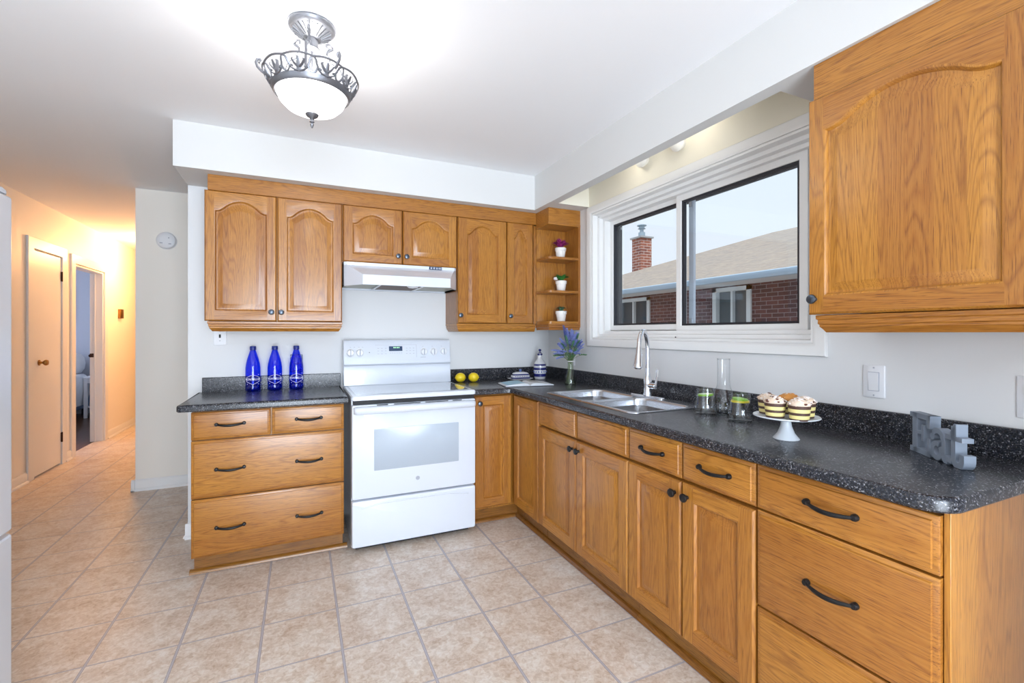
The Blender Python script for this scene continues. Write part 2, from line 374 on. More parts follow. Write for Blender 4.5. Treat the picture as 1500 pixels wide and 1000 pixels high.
M['pane'] = thin_glass('window_glass', (.97, .985, 1), .035, maxr=.25)
M['clear'] = thin_glass('clear_glass', (.97, .98, .985), .08, edge=.8, edgecol=(.62, .66, .68), maxr=.45)
M['water'] = thin_glass('water', (.96, .975, .98), .06, edge=.6, edgecol=(.7, .74, .75), maxr=.4)
M['vaseglass'] = thin_glass('green_tinted_glass', (.80, .86, .74), .07, edge=.9, edgecol=(.28, .32, .22), maxr=.5)
M['bluebottle'] = thin_glass('cobalt_glass', (.06, .26, 1.0), .06, .02, edge=.95, edgecol=(.01, .06, .60), maxr=.35)
M['bluecap'] = plain('blue_cap', (.01, .025, .22), .35)
def glow(name, col, strength, base=(.9, .9, .9)):
    return plain(name, base, .4, emi=col, emis=strength)
M['bowl'] = glow('alabaster_bowl', (1, .985, .96), 2.6)
M['hallglobe'] = glow('hall_globe', (1, .72, .38), 9.0)
M['puck'] = glow('frosted_bulb', (1, .93, .80), .12, (.75, .75, .72))

# ============================================================ room
WY, WX, CZ, SZ = .865, .56, 2.468, 2.213
struct('floor', MB().box(-3.60, .62, -4.75, 9.0, -.06, 0), M['floor'])
struct('floor_bedroom', MB().box(-7.0, -3.60, 3.0, 8.2, -.06, -.002), M['woodfloor'])
struct('ceiling', MB().box(-7.1, .80, -4.8, 9.1, CZ, CZ+.12), M['ceil'])
struct('wall_back', MB().box(-2.017, .70, WY, WY+.12, 0, CZ), M['wall'])
# window wall with its opening
mb = MB(); y0, y1, z0, z1 = -1.405, .215, 1.235, 2.16
mb.box(WX, .76, -4.75, y0, 0, CZ).box(WX, .76, y1, WY+.0, 0, CZ).box(WX, .76, y0, y1, 0, z0).box(WX, .76, y0, y1, z1, CZ)
struct('wall_right', mb, M['wall'])
struct('wall_hall_end', MB().box(-3.64, -2.6, 8.9, 9.05, 0, CZ), M['cream'])
struct('wall_column', MB().box(-2.60, .70, 2.09, 2.21, 0, CZ).box(-2.60, -2.48, 2.21, 8.9, 0, CZ), M['cream'])
struct('wall_passage_end', MB().box(.62, .74, WY+.12, 2.09, 0, CZ), M['cream'])
# hall / left wall with an added window opening, closet door and bedroom door
mb = MB(); xa, xb = -3.64, -3.52
mb.box(xa, xb, -4.75, -3.55, 0, CZ).box(xa, xb, -3.55, -1.65, 0, .9).box(xa, xb, -3.55, -1.65, 2.2, CZ).box(xa, xb, -1.65, 2.83, 0, CZ)
mb.box(xa, xb, 2.83, 3.35, 2.025, CZ).box(xa, xb, 3.35, 3.65, 0, CZ).box(xa, xb, 3.65, 4.45, 2.01, CZ).box(xa, xb, 4.45, 8.9, 0, CZ)
mb.box(xa-.5, xa, 2.75, 2.83, 0, CZ).box(xa-.5, xa, 3.35, 3.43, 0, CZ)
struct('wall_left', mb, M['cream'])
mb = MB(); mb.box(-3.64, -2.25, -4.87, -4.75, 0, CZ).box(-.25, .76, -4.87, -4.75, 0, CZ).box(-2.25, -.25, -4.87, -4.75, 2.15, CZ)
struct('wall_rear', mb, M['wall'])
struct('wall_bedroom', MB().box(-7.1, -3.6, 7.0, 7.12, 0, CZ).box(-7.1, -7.0, 3, 7, 0, CZ).box(-7.0, -4.2, 2.9, 3.0, 0, CZ), M['bedwall'])
struct('wall_light_blocker', MB().box(-.10, WX, -2.95, -2.83, 0, CZ), M['wall'])  # unseen wall added to keep rear light off the right end panel
# soffits: back run, and the window run with a recess over the window
struct('trim_1', MB().box(-2.017, .56, .485, WY, SZ, CZ), M['soffit'])
mb = MB(); mb.box(.232, .56, .25, .485, SZ, CZ).box(.232, .300, -1.435, .25, SZ, CZ).box(.232, .56, -4.75, -1.435, SZ, CZ)
struct('trim_2', mb, M['soffit'])
mb = MB(); mb.box(.5585, .5599, -1.435, .25, 2.17, CZ).box(.30, .5585, .2485, .2499, SZ, CZ).box(.30, .5585, -1.4349, -1.4335, SZ, CZ)
struct('trim_3', mb, M['recess'])
def base_profile(mb, p0, p1, nrm, h=.092, t=.014):
    """wooden baseboard with rounded shoe along a wall"""
    pr = [(0, 0), (.026, 0), (.026, .006), (.020, .018), (t, .022), (t, h-.014), (t-.004, h-.008), (t-.008, h), (0, h)]
    a = Vector(p0); b = Vector(p1); n = Vector(nrm)
    mb.rings([[(a+n*q+Vector((0, 0, z)))[:] for q, z in pr], [(b+n*q+Vector((0, 0, z)))[:] for q, z in pr]], 0, True, True)
    return mb
mb = MB(); base_profile(mb, (-2.626, 2.09, 0), (.62, 2.09, 0), (0, -1, 0)); base_profile(mb, (-2.60, 2.064, 0), (-2.60, 8.9, 0), (-1, 0, 0)); struct('baseboard_column', mb, M['trim'])
mb = MB(); base_profile(mb, (-2.017, WY, 0), (-2.017, WY+.14, 0), (-1, 0, 0)); base_profile(mb, (-2.03, WY, 0), (-1.91, WY, 0), (0, -1, 0)); struct('baseboard_back', mb, M['trim'])
mb = MB(); base_profile(mb, (-3.52, -1.7, 0), (-3.52, 2.72, 0), (1, 0, 0)); base_profile(mb, (-3.52, 3.43, 0), (-3.52, 3.56, 0), (1, 0, 0)); base_profile(mb, (-3.52, 4.54, 0), (-3.52, 8.9, 0), (1, 0, 0)); struct('baseboard_left', mb, M['trim'])
# door casings
def casing(mb, ya, yb, zt, wd, x=-3.52, t=.018):
    fr = lambda y, z, d: (x+d, y, z)
    for pts in ([(ya-wd, 0), (ya, 0), (ya, zt), (ya-wd, zt+wd)], [(yb, 0), (yb+wd, 0), (yb+wd, zt+wd), (yb, zt)], [(ya-wd, zt+wd), (ya, zt), (yb, zt), (yb+wd, zt+wd)]):
        mb.prism(pts, .0005, t, fr)
    return mb
struct('trim_4', casing(MB(), 2.825, 3.355, 2.03, .10), M['trim'], bevel=.004)
mb = casing(MB(), 3.652, 4.448, 2.01, .092); mb.box(-3.641, -3.5195, 3.651, 3.67, 0, 2.01).box(-3.641, -3.5195, 4.43, 4.449, 0, 2.01).box(-3.641, -3.5195, 3.67, 4.43, 1.99, 2.009)
mb.box(-3.60, -3.585, 4.420, 4.43, 0, 1.99)
struct('trim_5', mb, M['trim'], bevel=.003)
d1 = thing('door_1', None, None, (-3.52, 3.09, 0), kind='structure')
part('panel', MB().box(-3.545, -3.513, 2.832, 3.348, .016, 2.02), M['trim'], d1, bevel=.002)
for z in (1.84, .267): 
    part('hinge', MB().box(-3.512, -3.506, 3.340, 3.362, z-.045, z+.045).lathe([(0, -.048), (.006, -.048), (.006, .048), (0, .048)], (-3.505, 3.352, z), 10), M['bronze'], d1)
part('knob', MB().lathe([(0, 0), (.026, 0), (.026, .004), (.011, .009), (.010, .026), (.022, .036), (.027, .048), (.022, .060), (0, .064)], (-3.513, 2.93, 1.02), 20, ax='X'), M['brass'], d1)
single('strike_plate', MB().box(-3.638, -3.605, 4.426, 4.4305, 1.00, 1.045).lathe([(0, 0), (.012, 0), (.011, .014), (.02, .022), (.02, .034), (0, .038)], (-3.622, 4.426, 1.02), 12, ax='-Y'), M['bronze'], 'dark bronze latch on the jamb of the open bedroom doorway', 'latch')
# unseen windows added behind the camera as openings for the fill lamps
def added_window(name, axis, pos, a0, a1, z0, z1):
    t = thing(name, None, None, (0, 0, 0), kind='structure'); mb = MB()
    f = (lambda u0, u1, za, zb, d0, d1: mb.box(pos+d0, pos+d1, u0, u1, za, zb)) if axis == 'X' else (lambda u0, u1, za, zb, d0, d1: mb.box(u0, u1, pos+d0, pos+d1, za, zb))
    f(a0, a0+.06, z0, z1, -.04, .04); f(a1-.06, a1, z0, z1, -.04, .04); f(a0, a1, z0, z0+.06, -.04, .04); f(a0, a1, z1-.06, z1, -.04, .04); m_ = (a0+a1)/2; f(m_-.03, m_+.03, z0, z1, -.03, .03)
    part('window_frame', mb, M['vinyl'], t); mb = MB()
    if axis == 'X': mb.box(pos-.003, pos+.003, a0+.06, a1-.06, z0+.06, z1-.06)
    else: mb.box(a0+.06, a1-.06, pos-.003, pos+.003, z0+.06, z1-.06)
    part('glass', mb, M['pane'], t)
added_window('window_added_left', 'X', -3.58, -3.55, -1.65, .9, 2.2)
added_window('window_added_rear', 'Y', -4.81, -2.25, -.25, 0, 2.15)
# ------------------------------------------------------------ the window over the sink
w1 = thing('window_1', None, None, (.60, -.6, 1.2), kind='structure')
def frame_loop(off, x, Y0=-1.453, Y1=.256, Z0=1.190, Z1=2.205):
    return [(x, Y0+off, Z0+off), (x, Y1-off, Z0+off), (x, Y1-off, Z1-off), (x, Y0+off, Z1-off)]
prof = [(0, .5595), (0, .548), (.004, .542), (.040, .540), (.046, .544), (.052, .546)]
part('casing', MB().rings([frame_loop(a, b) for a, b in prof]+[frame_loop(.052, .5595)]), M['vinyl'], w1)
prof = [(.0525, .5590), (.0525, .552), (.058, .549), (.066, .552), (.070, .590), (.088, .594), (.092, .622), (.110, .626), (.114, .70), (.125, .71)]
part('jamb', MB().rings([frame_loop(a, b) for a, b in prof]), M['vinyl'], w1)
part('screw_cap', MB().sphere((.5765, -1.375, 1.263), .004, 8, 6).sphere((.5765, -.60, 1.263), .004, 8, 6).sphere((.5765, .15, 2.12), .003, 8, 6), M['gasket'], w1)
def sash(xf, t, ya, yb, za, zb, wd, nm):
    """a rectangular sash: front face at xf (toward the room), depth t"""
    def lp(o, x): return [(x, ya+o, za+o), (x, yb-o, za+o), (x, yb-o, zb-o), (x, ya+o, zb-o)]
    s = part('sash', MB().rings([lp(0, xf+t), lp(0, xf+.002), lp(.002, xf), (lp(wd-.003, xf)), lp(wd, xf+.003), lp(wd, xf+t), lp(0, xf+t)]), M['vinyl'], w1, label=nm)
    part('gasket', MB().rings([lp(wd, xf+.006), lp(wd+.012, xf+.008), lp(wd+.012, xf+t), lp(wd, xf+t)]), M['gasket'], s)
    g = part('glass', MB().box(xf+t*.55, xf+t*.55+.004, ya+wd+.004, yb-wd-.004, za+wd+.004, zb-wd-.004), M['pane'], s)
    return s
sash(.672, .03, -.56, .146, 1.306, 2.100, .035, 'fixed left sash of the window')
sash(.650, .03, -1.312, -.528, 1.290, 2.100, .040, 'sliding right sash of the window')
# outer storm sash seen through the glass
mb = MB(); mb.box(.735, .752, -.580, -.545, 1.30, 2.12); part('outer_stile', mb, M['alu'], w1)
mb = MB(); mb.box(.728, .735, -.572, -.550, 1.325, 1.375).box(.728, .735, -.572, -.550, 2.035, 2.085).box(.728, .735, .09, .12, 2.03, 2.05); part('sash_clip', mb, M['steel'], w1)
mb = MB(); mb.rings([[(.722+a, -1.33+o, 1.28+o), (.722+a, .14-o, 1.28+o), (.722+a, .14-o, 2.13-o), (.722+a, -1.33+o, 2.13-o)] for a, o in ((.03, 0), (0, 0), (0, .032), (.03, .032), (.03, 0))])
part('outer_frame', mb, M['gasket'], w1)

# ============================================================ outside
single('ground_reflector', MB().box(.9, 16, -12, 18, -.35, -.30), M['groundrefl'], 'unseen pale driveway outside between the kitchen and the brick house', 'reflector', kind='structure')  # out-of-view ground, made pale to throw light up at the soffit
ev = thing('roof_eave', 'dark underside of the own eave with white edge strip, above the kitchen window', 'eave', (1.0, -.6, 2.3))
part('eave_board', MB().box(.76, 1.20, -4.7, 4.0, 2.31, 2.36), M['soffext'], ev)
part('fascia', MB().box(1.20, 1.225, -4.7, 4.0, 2.236, 2.42), M['gasket'], ev)
nb = thing('brick_house', 'neighbouring brown brick bungalow with tan shingle roof outside the window', 'house', (6.5, 3, -.3))
mb = MB(); XW = 4.5
# wall pieces around two windows
wins = [(1.985, 2.66, 1.05, 1.975), (4.10, 5.06, 1.05, 1.955)]
mb.box(XW, XW+.25, -3, 1.985, -.3, 2.03).box(XW, XW+.25, 2.66, 4.10, -.3, 2.03).box(XW, XW+.25, 5.06, 11.5, -.3, 2.03)
for a, b, c, d in wins: mb.box(XW, XW+.25, a, b, -.3, c).box(XW, XW+.25, a, b, d, 2.03)
mb.box(XW+.25, 14, 11.25, 11.5, -.3, 2.03)
part('brick_wall', mb, M['brick'], nb)
for k, (a, b, c, d) in enumerate(wins):
    f = part('window', MB().box(XW-.03, XW+.06, a, a+.07, c, d).box(XW-.03, XW+.06, b-.07, b, c, d).box(XW-.03, XW+.06, a, b, d-.06, d).box(XW-.03, XW+.06, a, b, c, c+.07).box(XW-.01, XW+.05, (a+b)/2-.018, (a+b)/2+.018, c, d), M['extwhite'], nb)
    part('curtain', MB().box(XW+.05, XW+.06, a+.05, b-.05, c+.05, d-.05), M['curtain'] if k else M['curtain2'], f)
part('eave_soffit', MB().box(3.98, XW+.02, -3, 11.9, 1.995, 2.02), M['soffext'], nb)
part('gutter', MB().rings([[(x, y, z) for x, z in ((4.0, 1.99), (3.92, 1.99), (3.90, 2.02), (3.90, 2.065), (3.915, 2.075), (4.0, 2.075))] for y in (-3, 11.9)], 0, True, True), M['gutter'], nb)
P_ = .345; RX, RY, RZ = 8.27, 4.41, 3.55-.03
E0, E1 = (3.95, -9, 2.06), (3.95, RY+RX-3.95, 2.06)
mb = MB(); B2 = (2*RX-3.95, E1[1], 2.06); B3 = (2*RX-3.95, -9, 2.06)
mb.add([E0, E1, (RX, RY, RZ+.03), (RX, -9, RZ+.03), B2, B3], [(0, 1, 2, 3), (1, 4, 2), (4, 5, 3, 2), (0, 3, 5), (0, 5, 4, 1)])
part('roof', mb, M['roof'], nb)
CXc, CYc = 6.30, 6.02
ch = part('chimney', MB().box(6.50, 6.84, 6.735, 7.085, 2.1, 3.72), M['chbrick'], nb)
part('chimney_cap', MB().box(6.46, 6.88, 6.695, 7.125, 3.72, 3.76), M['conc'], ch)
part('flue', MB().lathe([(.085, 3.76), (.085, 3.89), (.05, 3.90), (.05, 3.97), (.10, 3.985), (.07, 4.01), (.07, 4.04), (.12, 4.06), (.12, 4.08), (0, 4.09)], (6.67, 6.91, 0), 16), M['galv'], ch)

# ============================================================ cabinet building
def FB(Y0): return lambda u, v, d: (u, Y0-d, v)        # faces the camera along -Y
def FR(X0): return lambda u, v, d: (X0-d, u, v)        # faces -X (window-wall run)
def arch(s):
    s = abs(s)
    if s <= .62: return 1-.55*(s/.62)**2
    if s >= .97: return 0.
    t = (.97-s)/.35; return .45*t*t*(1.0)+.0 if t < 1 else .45
def opening(u0, u1, v0, v1, ah, off, n=28):
    """ccw loop: bottom-left, bottom-right, then the (arched) top from right to left"""
    a, b, c, d = u0+off, u1-off, v0+off, v1-off
    out = [(a, c), (b, c)]
    if ah <= 0: return out+[(b, d), (a, d)]
    for i in range(n+1):
        s = 1-2*i/n; out.append((a+(b-a)*(s+1)/2, d+ah*arch(s)))
    return out
def door(name, fr, u0, u1, v0, v1, parent, ah=0., hmat='oakX', st=.058, rail=.058, top=None, t=.020, label=None):
    mb = MB(); top = rail if top is None else top
    a, b, c = u0+st, u1-st, v0+rail
    d = v1-top-ah
    e = .004
    # outer edge with a small rounded border
    o = lambda q, dd: [fr(u, v, dd) for u, v in ((u0+q, v0+q), (u1-q, v0+q), (u1-q, v1-q), (u0+q, v1-q))]
    mb.rings([o(0, -.013), o(0, t-.009), o(.003, t-.004), o(e+.003, t)], 0)
    q = e+.003; U0, U1, V0, V1 = u0+q, u1-q, v0+q, v1-q
    mb.add([fr(U0, V0, t), fr(a, V0, t), fr(a, V1, t), fr(U0, V1, t)], [(0, 1, 2, 3)], 0)
    mb.add([fr(b, V0, t), fr(U1, V0, t), fr(U1, V1, t), fr(b, V1, t)], [(0, 1, 2, 3)], 0)
    mb.add([fr(a, V0, t), fr(b, V0, t), fr(b, c, t), fr(a, c, t)], [(0, 1, 2, 3)], 1)
    op = opening(a, b, c, d, ah, 0)[2:]      # right to left along the top
    lo = [fr(u, v, t) for u, v in op]; hi = [fr(u, V1, t) for u, v in op]; n = len(lo)
    mb.add(lo+hi, [(i, i+1, n+i+1, n+i) for i in range(n-1)], 1)
    # moulded step down, groove, raised field
    L = [(0, t), (.004, t-.001), (.008, t-.006), (.010, t-.011), (.014, t-.0115), (.020, t-.0105), (.040, t-.0035), (.044, t-.0030)]
    loops = [[fr(u, v, dd) for u, v in opening(a, b, c, d, ah*(1-.5*off/.06), off)] for off, dd in L]
    mb.rings(loops, 2)
    # the field
    fl = opening(a, b, c, d, ah*(1-.5*.044/.06), .044)
    if ah > 0:
        topl = fl[2:]; base = [(u, fl[0][1]) for u, v in topl]; n = len(topl)
        mb.add([fr(u, v, t-.003) for u, v in topl]+[fr(u, v, t-.003) for u, v in base], [(i, i+1, n+i+1, n+i) for i in range(n-1)], 2)
    else: mb.add([fr(u, v, t-.003) for u, v in fl], [(0, 1, 2, 3)], 2)
    return part(name, mb, [M['oakZ'], M[hmat], M['oakP']], parent, angle=25, label=label, out=Vector(fr(0, 0, 1))-Vector(fr(0, 0, 0)))
def drawer(name, fr, u0, u1, v0, v1, parent, hmat='oakX', t=.020):
    mb = MB(); L = [(0, -.013), (0, t-.010), (.004, t-.007), (.012, t-.005), (.014, t-.001), (.018, t)]
    mb.rings([[fr(u, v, d) for u, v in ((u0+q, v0+q), (u1-q, v0+q), (u1-q, v1-q), (u0+q, v1-q))] for q, d in L], 0, True, True)
    return part(name, mb, [M[hmat]], parent, angle=25)
# shared knob and handle meshes (local: projects along -Y / -X)
def knob_mesh(ax, mat):
    return MB().lathe([(0, 0), (.0075, 0), (.0065, .006), (.0065, .012), (.0150, .016), (.0165, .021), (.0150, .025), (.0085, .0275), (0, .028)], (0, 0, 0), 22, ax=ax).mesh('knob', [mat])
KN = {(a, b): knob_mesh(a, M[b]) for a in ('-Y', '-X') for b in ('pewter', 'black')}
def handle_mesh(ax, w=.128):
    mb = MB(); pts = []; n = 22
    for i in range(n+1):
        s = i/n; u = (s-.5)*w; d = .009+.017*math.sin(PI*s)**.8; v = -.006*math.sin(PI*s); pts.append((u, d, v))
    f = (lambda u, d, v: (u, -d, v)) if ax == 'Y' else (lambda u, d, v: (-d, u, v))
    mb.tube([f(*p) for p in pts], lambda s: .0036+.0018*math.sin(PI*s), 10, flat=1.3)
    for sg in (-1, 1):
        c = f(sg*w/2, .0, 0)
        mb.lathe([(0, 0), (.0095, 0), (.0098, .008), (.0075, .014), (0, .0155)], c, 16, ax='-Y' if ax == 'Y' else '-X')
    return mb.mesh('handle', [M['black']])
HN = {'Y': handle_mesh('Y'), 'X': handle_mesh('X')}
def knob(parent, face, u, v, pos, mat='pewter'):
    at = (u, pos, v) if face == 'Y' else (pos, u, v)
    part('knob', None, [], parent, at=at, me=KN[('-'+face, mat)])
def handle(parent, face, u, v, pos):
    at = (u, pos, v) if face == 'Y' else (pos, u, v)
    part('handle', None, [], parent, at=at, me=HN[face])
def light_rail(parent, fr, u0, u1, depth, v1, hmat, ends=(True, True), h=.060):
    """moulded rail under a wall cabinet; returns round the free ends"""
    pr = [(0, 0), (.004, -.002), (.004, -.014), (-.001, -.018), (.000, -.030), (-.004, -.034), (-.004, -.040), (-.012, -.050), (-.018, -.060)]
    loops = []
    for q, z in pr:
        a = u0-(q if ends[0] else 0); b = u1+(q if ends[1] else 0)
        loops.append([fr(a, v1+z, -depth+.001), fr(a, v1+z, q), fr(b, v1+z, q), fr(b, v1+z, -depth+.001)])
    mb = MB(); mb.rings(loops, 0, True, True)
    return part('light_rail', mb, M[hmat], parent, angle=30)

YF, YU = .270, .555          # door faces, base and wall cabinets, back run
XF, XU = -.050, .235         # same for the window run
# --- left drawer cabinet
c = thing('drawer_cabinet', 'oak base cabinet with four drawers under the blue bottles, left of the range', 'cabinet', (-1.52, .57, 0))
part('carcass', MB().box(-1.897, -1.141, YF+.0335, .864, .10, .876), M['oak_side'], c)
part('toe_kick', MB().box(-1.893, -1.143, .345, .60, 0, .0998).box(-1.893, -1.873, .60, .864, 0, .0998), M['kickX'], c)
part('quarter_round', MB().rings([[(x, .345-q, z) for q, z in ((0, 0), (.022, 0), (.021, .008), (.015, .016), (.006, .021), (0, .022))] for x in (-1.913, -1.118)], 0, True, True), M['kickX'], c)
fy = FB(YF+.02)
for (a, b, z0, z1, hs) in ((-1.896, -1.526, .723, .868, [-1.717]), (-1.519, -1.142, .723, .868, [-1.331]), (-1.896, -1.142, .414, .717, [-1.717, -1.329]), (-1.896, -1.142, .103, .408, [-1.717, -1.328])):
    d = drawer('drawer', fy, a, b, z0, z1, c)
    zz = {.723: .800, .414: .562, .103: .252}[z0]
    for h in hs: handle(d, 'Y', h, zz, YF)
# --- corner cabinet (two doors meeting in the corner)
c = thing('corner_base_cabinet', 'oak corner base cabinet with two doors meeting at the inside corner, right of the range', 'cabinet', (.2, .5, 0))
part('carcass', MB().box(-.335, .555, YF+.0335, .864, .10, .876).box(XF+.0335, .555, -.100, YF+.0335, .10, .70).box(XF+.0335, .03-.012, -.100, YF+.0335, .70, .876), M['oak_side'], c)
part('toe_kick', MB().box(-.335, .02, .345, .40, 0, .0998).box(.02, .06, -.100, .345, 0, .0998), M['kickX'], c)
d = door('door', fy, -.325, -.056, .118, .866, c, hmat='oakX'); knob(d, 'Y', -.292, .818, YF)
door('door', FR(XF+.02), -.100, .256, .118, .866, c, hmat='oakY')
qr = ((0, 0), (.022, 0), (.021, .008), (.015, .016), (.006, .021), (0, .022))
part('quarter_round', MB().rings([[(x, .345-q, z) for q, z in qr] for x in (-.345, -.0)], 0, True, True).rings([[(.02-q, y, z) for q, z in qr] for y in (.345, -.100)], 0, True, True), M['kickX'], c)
fx = FR(XF+.02)
def base_r(name, label, ya, yb, cat='cabinet'):
    c = thing(name, label, cat, (.25, (ya+yb)/2, 0))
    part('carcass', MB().box(XF+.0335, .555, ya, yb, .10, .700).box(XF+.0335, XF+.060, ya, yb, .70, .876), M['oak_side'], c)
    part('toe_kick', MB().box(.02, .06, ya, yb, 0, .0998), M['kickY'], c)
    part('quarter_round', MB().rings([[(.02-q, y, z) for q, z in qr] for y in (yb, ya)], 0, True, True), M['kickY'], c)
    return c
c = base_r('sink_base_cabinet', 'oak base cabinet with two doors and two plain fronts without pulls, under the sink', -.9585, -.1035)
drawer('false_front', fx, -.5275, -.105, .728, .866, c, 'oakY'); drawer('false_front', fx, -.9565, -.5335, .728, .866, c, 'oakY')
d = door('door', fx, -.5275, -.105, .122, .716, c, hmat='oakY'); knob(d, 'X', -.498, .668, XF, 'black')
d = door('door', fx, -.9565, -.5335, .122, .716, c, hmat='oakY'); knob(d, 'X', -.562, .668, XF, 'black')
c = base_r('base_cabinet', 'oak base cabinet with two drawers over two doors, between sink cabinet and large drawers', -1.5935, -.9600)
for a, b, h in ((-1.2735, -.9620, -1.118), (-1.5915, -1.2795, -1.435)):
    d = drawer('drawer', fx, a, b, .728, .866, c, 'oakY'); handle(d, 'X', h, .800, XF)
d = door('door', fx, -1.2735, -.9620, .122, .716, c, hmat='oakY'); knob(d, 'X', -1.246, .668, XF, 'black')
d = door('door', fx, -1.5915, -1.2795, .122, .716, c, hmat='oakY'); knob(d, 'X', -1.309, .668, XF, 'black')
c = base_r('drawer_cabinet', 'oak base cabinet with three wide drawers below the Eat sign, nearest the camera', -2.0655, -1.5950)
for z0, z1, zh in ((.728, .866, .803), (.418, .721, .572), (.112, .411, .262)):
    d = drawer('drawer', fx, -2.0640, -1.5975, z0, z1, c, 'oakY'); handle(d, 'X', -1.828, zh, XF)
part('end_panel', MB().box(XF+.021, .556, -2.0790, -2.0658, 0, .876), M['oak_side'], c, bevel=.0015)
# --- wall cabinets
fu = FB(YU+.02)
ZT = 2.120
c = thing('wall_cabinet', 'oak wall cabinet with two tall arched doors above the blue bottles', 'cabinet', (-1.5, .72, 1.36))
part('carcass', MB().box(-1.866, -1.1305, YU+.0335, .864, 1.358, 2.205), M['oak_side'], c)
for a, b, k in ((-1.882, -1.5085, -1.536), (-1.5035, -1.1300, -1.482)):
    d = door('door', fu, a, b, 1.358, ZT, c, .066, top=.045, st=.049); knob(d, 'Y', k, 1.414, YU)
light_rail(c, fu, -1.866, -1.1310, .28, 1.357, 'oakX', (True, True))
c = thing('hood_wall_cabinet', 'short oak wall cabinet with two arched doors over the range hood', 'cabinet', (-.74, .72, 1.75))
part('carcass', MB().box(-1.1295, -.3505, YU+.0335, .864, 1.750, 2.205), M['oak_side'], c)
for a, b, k in ((-1.1240, -.7440, -.774), (-.7390, -.3580, -.716)):
    d = door('door', fu, a, b, 1.752, ZT, c, .064, top=.046, st=.056, rail=.050); knob(d, 'Y', k, 1.806, YU)
c = thing('wall_cabinet', 'oak wall cabinet with one wide and one narrow arched door, between hood and corner shelf', 'cabinet', (0, .72, 1.36))
part('carcass', MB().box(-.3500, .2845, YU+.0335, .864, 1.358, 2.205), M['oak_side'], c)
for a, b, k, st in ((-.3480, .0330, -.332, .064), (.0390, .2560, .060, .050)):
    d = door('door', fu, a, b, 1.358, ZT, c, .066, top=.045, st=st); knob(d, 'Y', k, 1.414, YU)
part('filler', MB().box(.2600, .2840, YU+.004, YU+.0334, 1.358, 2.11), M['oakZ'], c)
light_rail(c, fu, -.3490, .2840, .28, 1.357, 'oakX', (True, False))
single('cabinet_fascia', MB().box(-1.866, .2845, YU+.006, YU+.0330, 2.1215, 2.2125), M['oakX'], 'long oak fascia board running over the back wall cabinets below the soffit', 'trim', bevel=.002)
# --- corner shelf
c = thing('corner_shelf', 'open oak corner shelf unit with three small potted plants, left of the window', 'shelf', (.42, .47, 1.33))
part('back_panel', MB().box(.2855, .541, .5555, .5745, 1.375, 2.10), M['oak_side'], c)
part('side_panel', MB().box(.5410, .5590, .364, .5745, 1.330, 2.105), M['oak_side'], c)
part('frieze', MB().box(.2855, .5590, .366, .5745, 2.106, 2.2125), M['oakX'], c)
part('top_board', MB().box(.2800, .5590, .360, .5550, 2.088, 2.1055), M['oakX'], c, bevel=.003)
for z in (1.836, 1.586, 1.356):
    o = outline_rr(.2860, .5408, .364, .5550, [.030, .003, .0005, .0005], 5)
    mb = MB().rings([[(x, y, z) for x, y in o], [(x, y, z+.018) for x, y in o]], 0, True, True); part('shelf', mb, M['oakX'], c, bevel=.002)
mb = MB(); lp = []
for q, z in [(0, 0), (.004, -.002), (.004, -.010), (-.001, -.013), (.0, -.026), (-.006, -.032), (-.008, -.046)]:
    lp.append([(.2860-q, .5745, 1.3555+z), (.2860-q, .366-q, 1.3555+z), (.5585, .366-q, 1.3555+z), (.5585, .5745, 1.3555+z)])
part('light_rail', mb.rings(lp, 0, True, True), M['oakX'], c, angle=30)
# --- big wall cabinet right of the window
fw = FR(XU+.02)
c = thing('wall_cabinet', 'large oak wall cabinet with one wide arched door, right of the window', 'cabinet', (.4, -1.85, 1.36))
part('carcass', MB().box(XU+.0335, .559, -2.135, -1.5945, 1.358, 2.2125), M['oak_side'], c)
part('fascia', MB().box(XU+.012, XU+.0334, -2.135, -1.5945, 2.085, 2.2125), M['oakY'], c)
d = door('door', fw, -2.130, -1.580, 1.350, 2.092, c, .071, hmat='oakY', top=.044, st=.053, rail=.062); knob(d, 'X', -1.606, 1.402, XU)
light_rail(c, fw, -2.120, -1.602, .30, 1.3485, 'oakY', (True, True), .06)

# ============================================================ counters
CT = .914
def slab(outline, hole, z0, z1, r):
    mb = MB(); L = [[(x, y, z0) for x, y in offset(outline, .004)], [(x, y, z0+.005) for x, y in outline]]
    for i in range(6):
        a = i/5*PI/2; L.append([(x, y, z1-r+r*math.sin(a)) for x, y in offset(outline, r*(1-math.cos(a)))])
    mb.rings(L, 0, True)
    bm = bmesh.new(); top = [bm.verts.new(p) for p in L[-1]]
    eds = [bm.edges.new((top[i], top[(i+1) % len(top)])) for i in range(len(top))]
    if hole:
        hv = [bm.verts.new((x, y, z1)) for x, y in hole]; eds += [bm.edges.new((hv[i], hv[(i+1) % len(hv)])) for i in range(len(hv))]
    bmesh.ops.triangle_fill(bm, use_beauty=True, use_dissolve=False, edges=eds)
    bm.verts.index_update()
    mb.add([v.co[:] for v in bm.verts], [[v.index for v in f.verts] for f in bm.faces]); bm.free()
    if hole: mb.rings([[(x, y, z1) for x, y in hole], [(x, y, z0) for x, y in hole]])
    return mb
ol = outline_rr(-1.956, -1.1185, .245, .8440, [.022, .002, .001, .001], 6)
c = thing('countertop', 'short dark speckled countertop carrying three blue bottles, left of the range', 'countertop', (-1.54, .55, .877))
part('worktop', slab(ol, None, .8775, CT, .012), M['lam'], c, angle=30)
part('backsplash', MB().box(-1.940, -1.1185, .8440, .8645, .8775, 1.004), M['lam'], c, bevel=.003)
out = [(-.3365, .245), (-.150, .245), (-.0965, .245), (-.083, .239), (-.077, .226), (-.077, .10), (-.077, -1.0)]
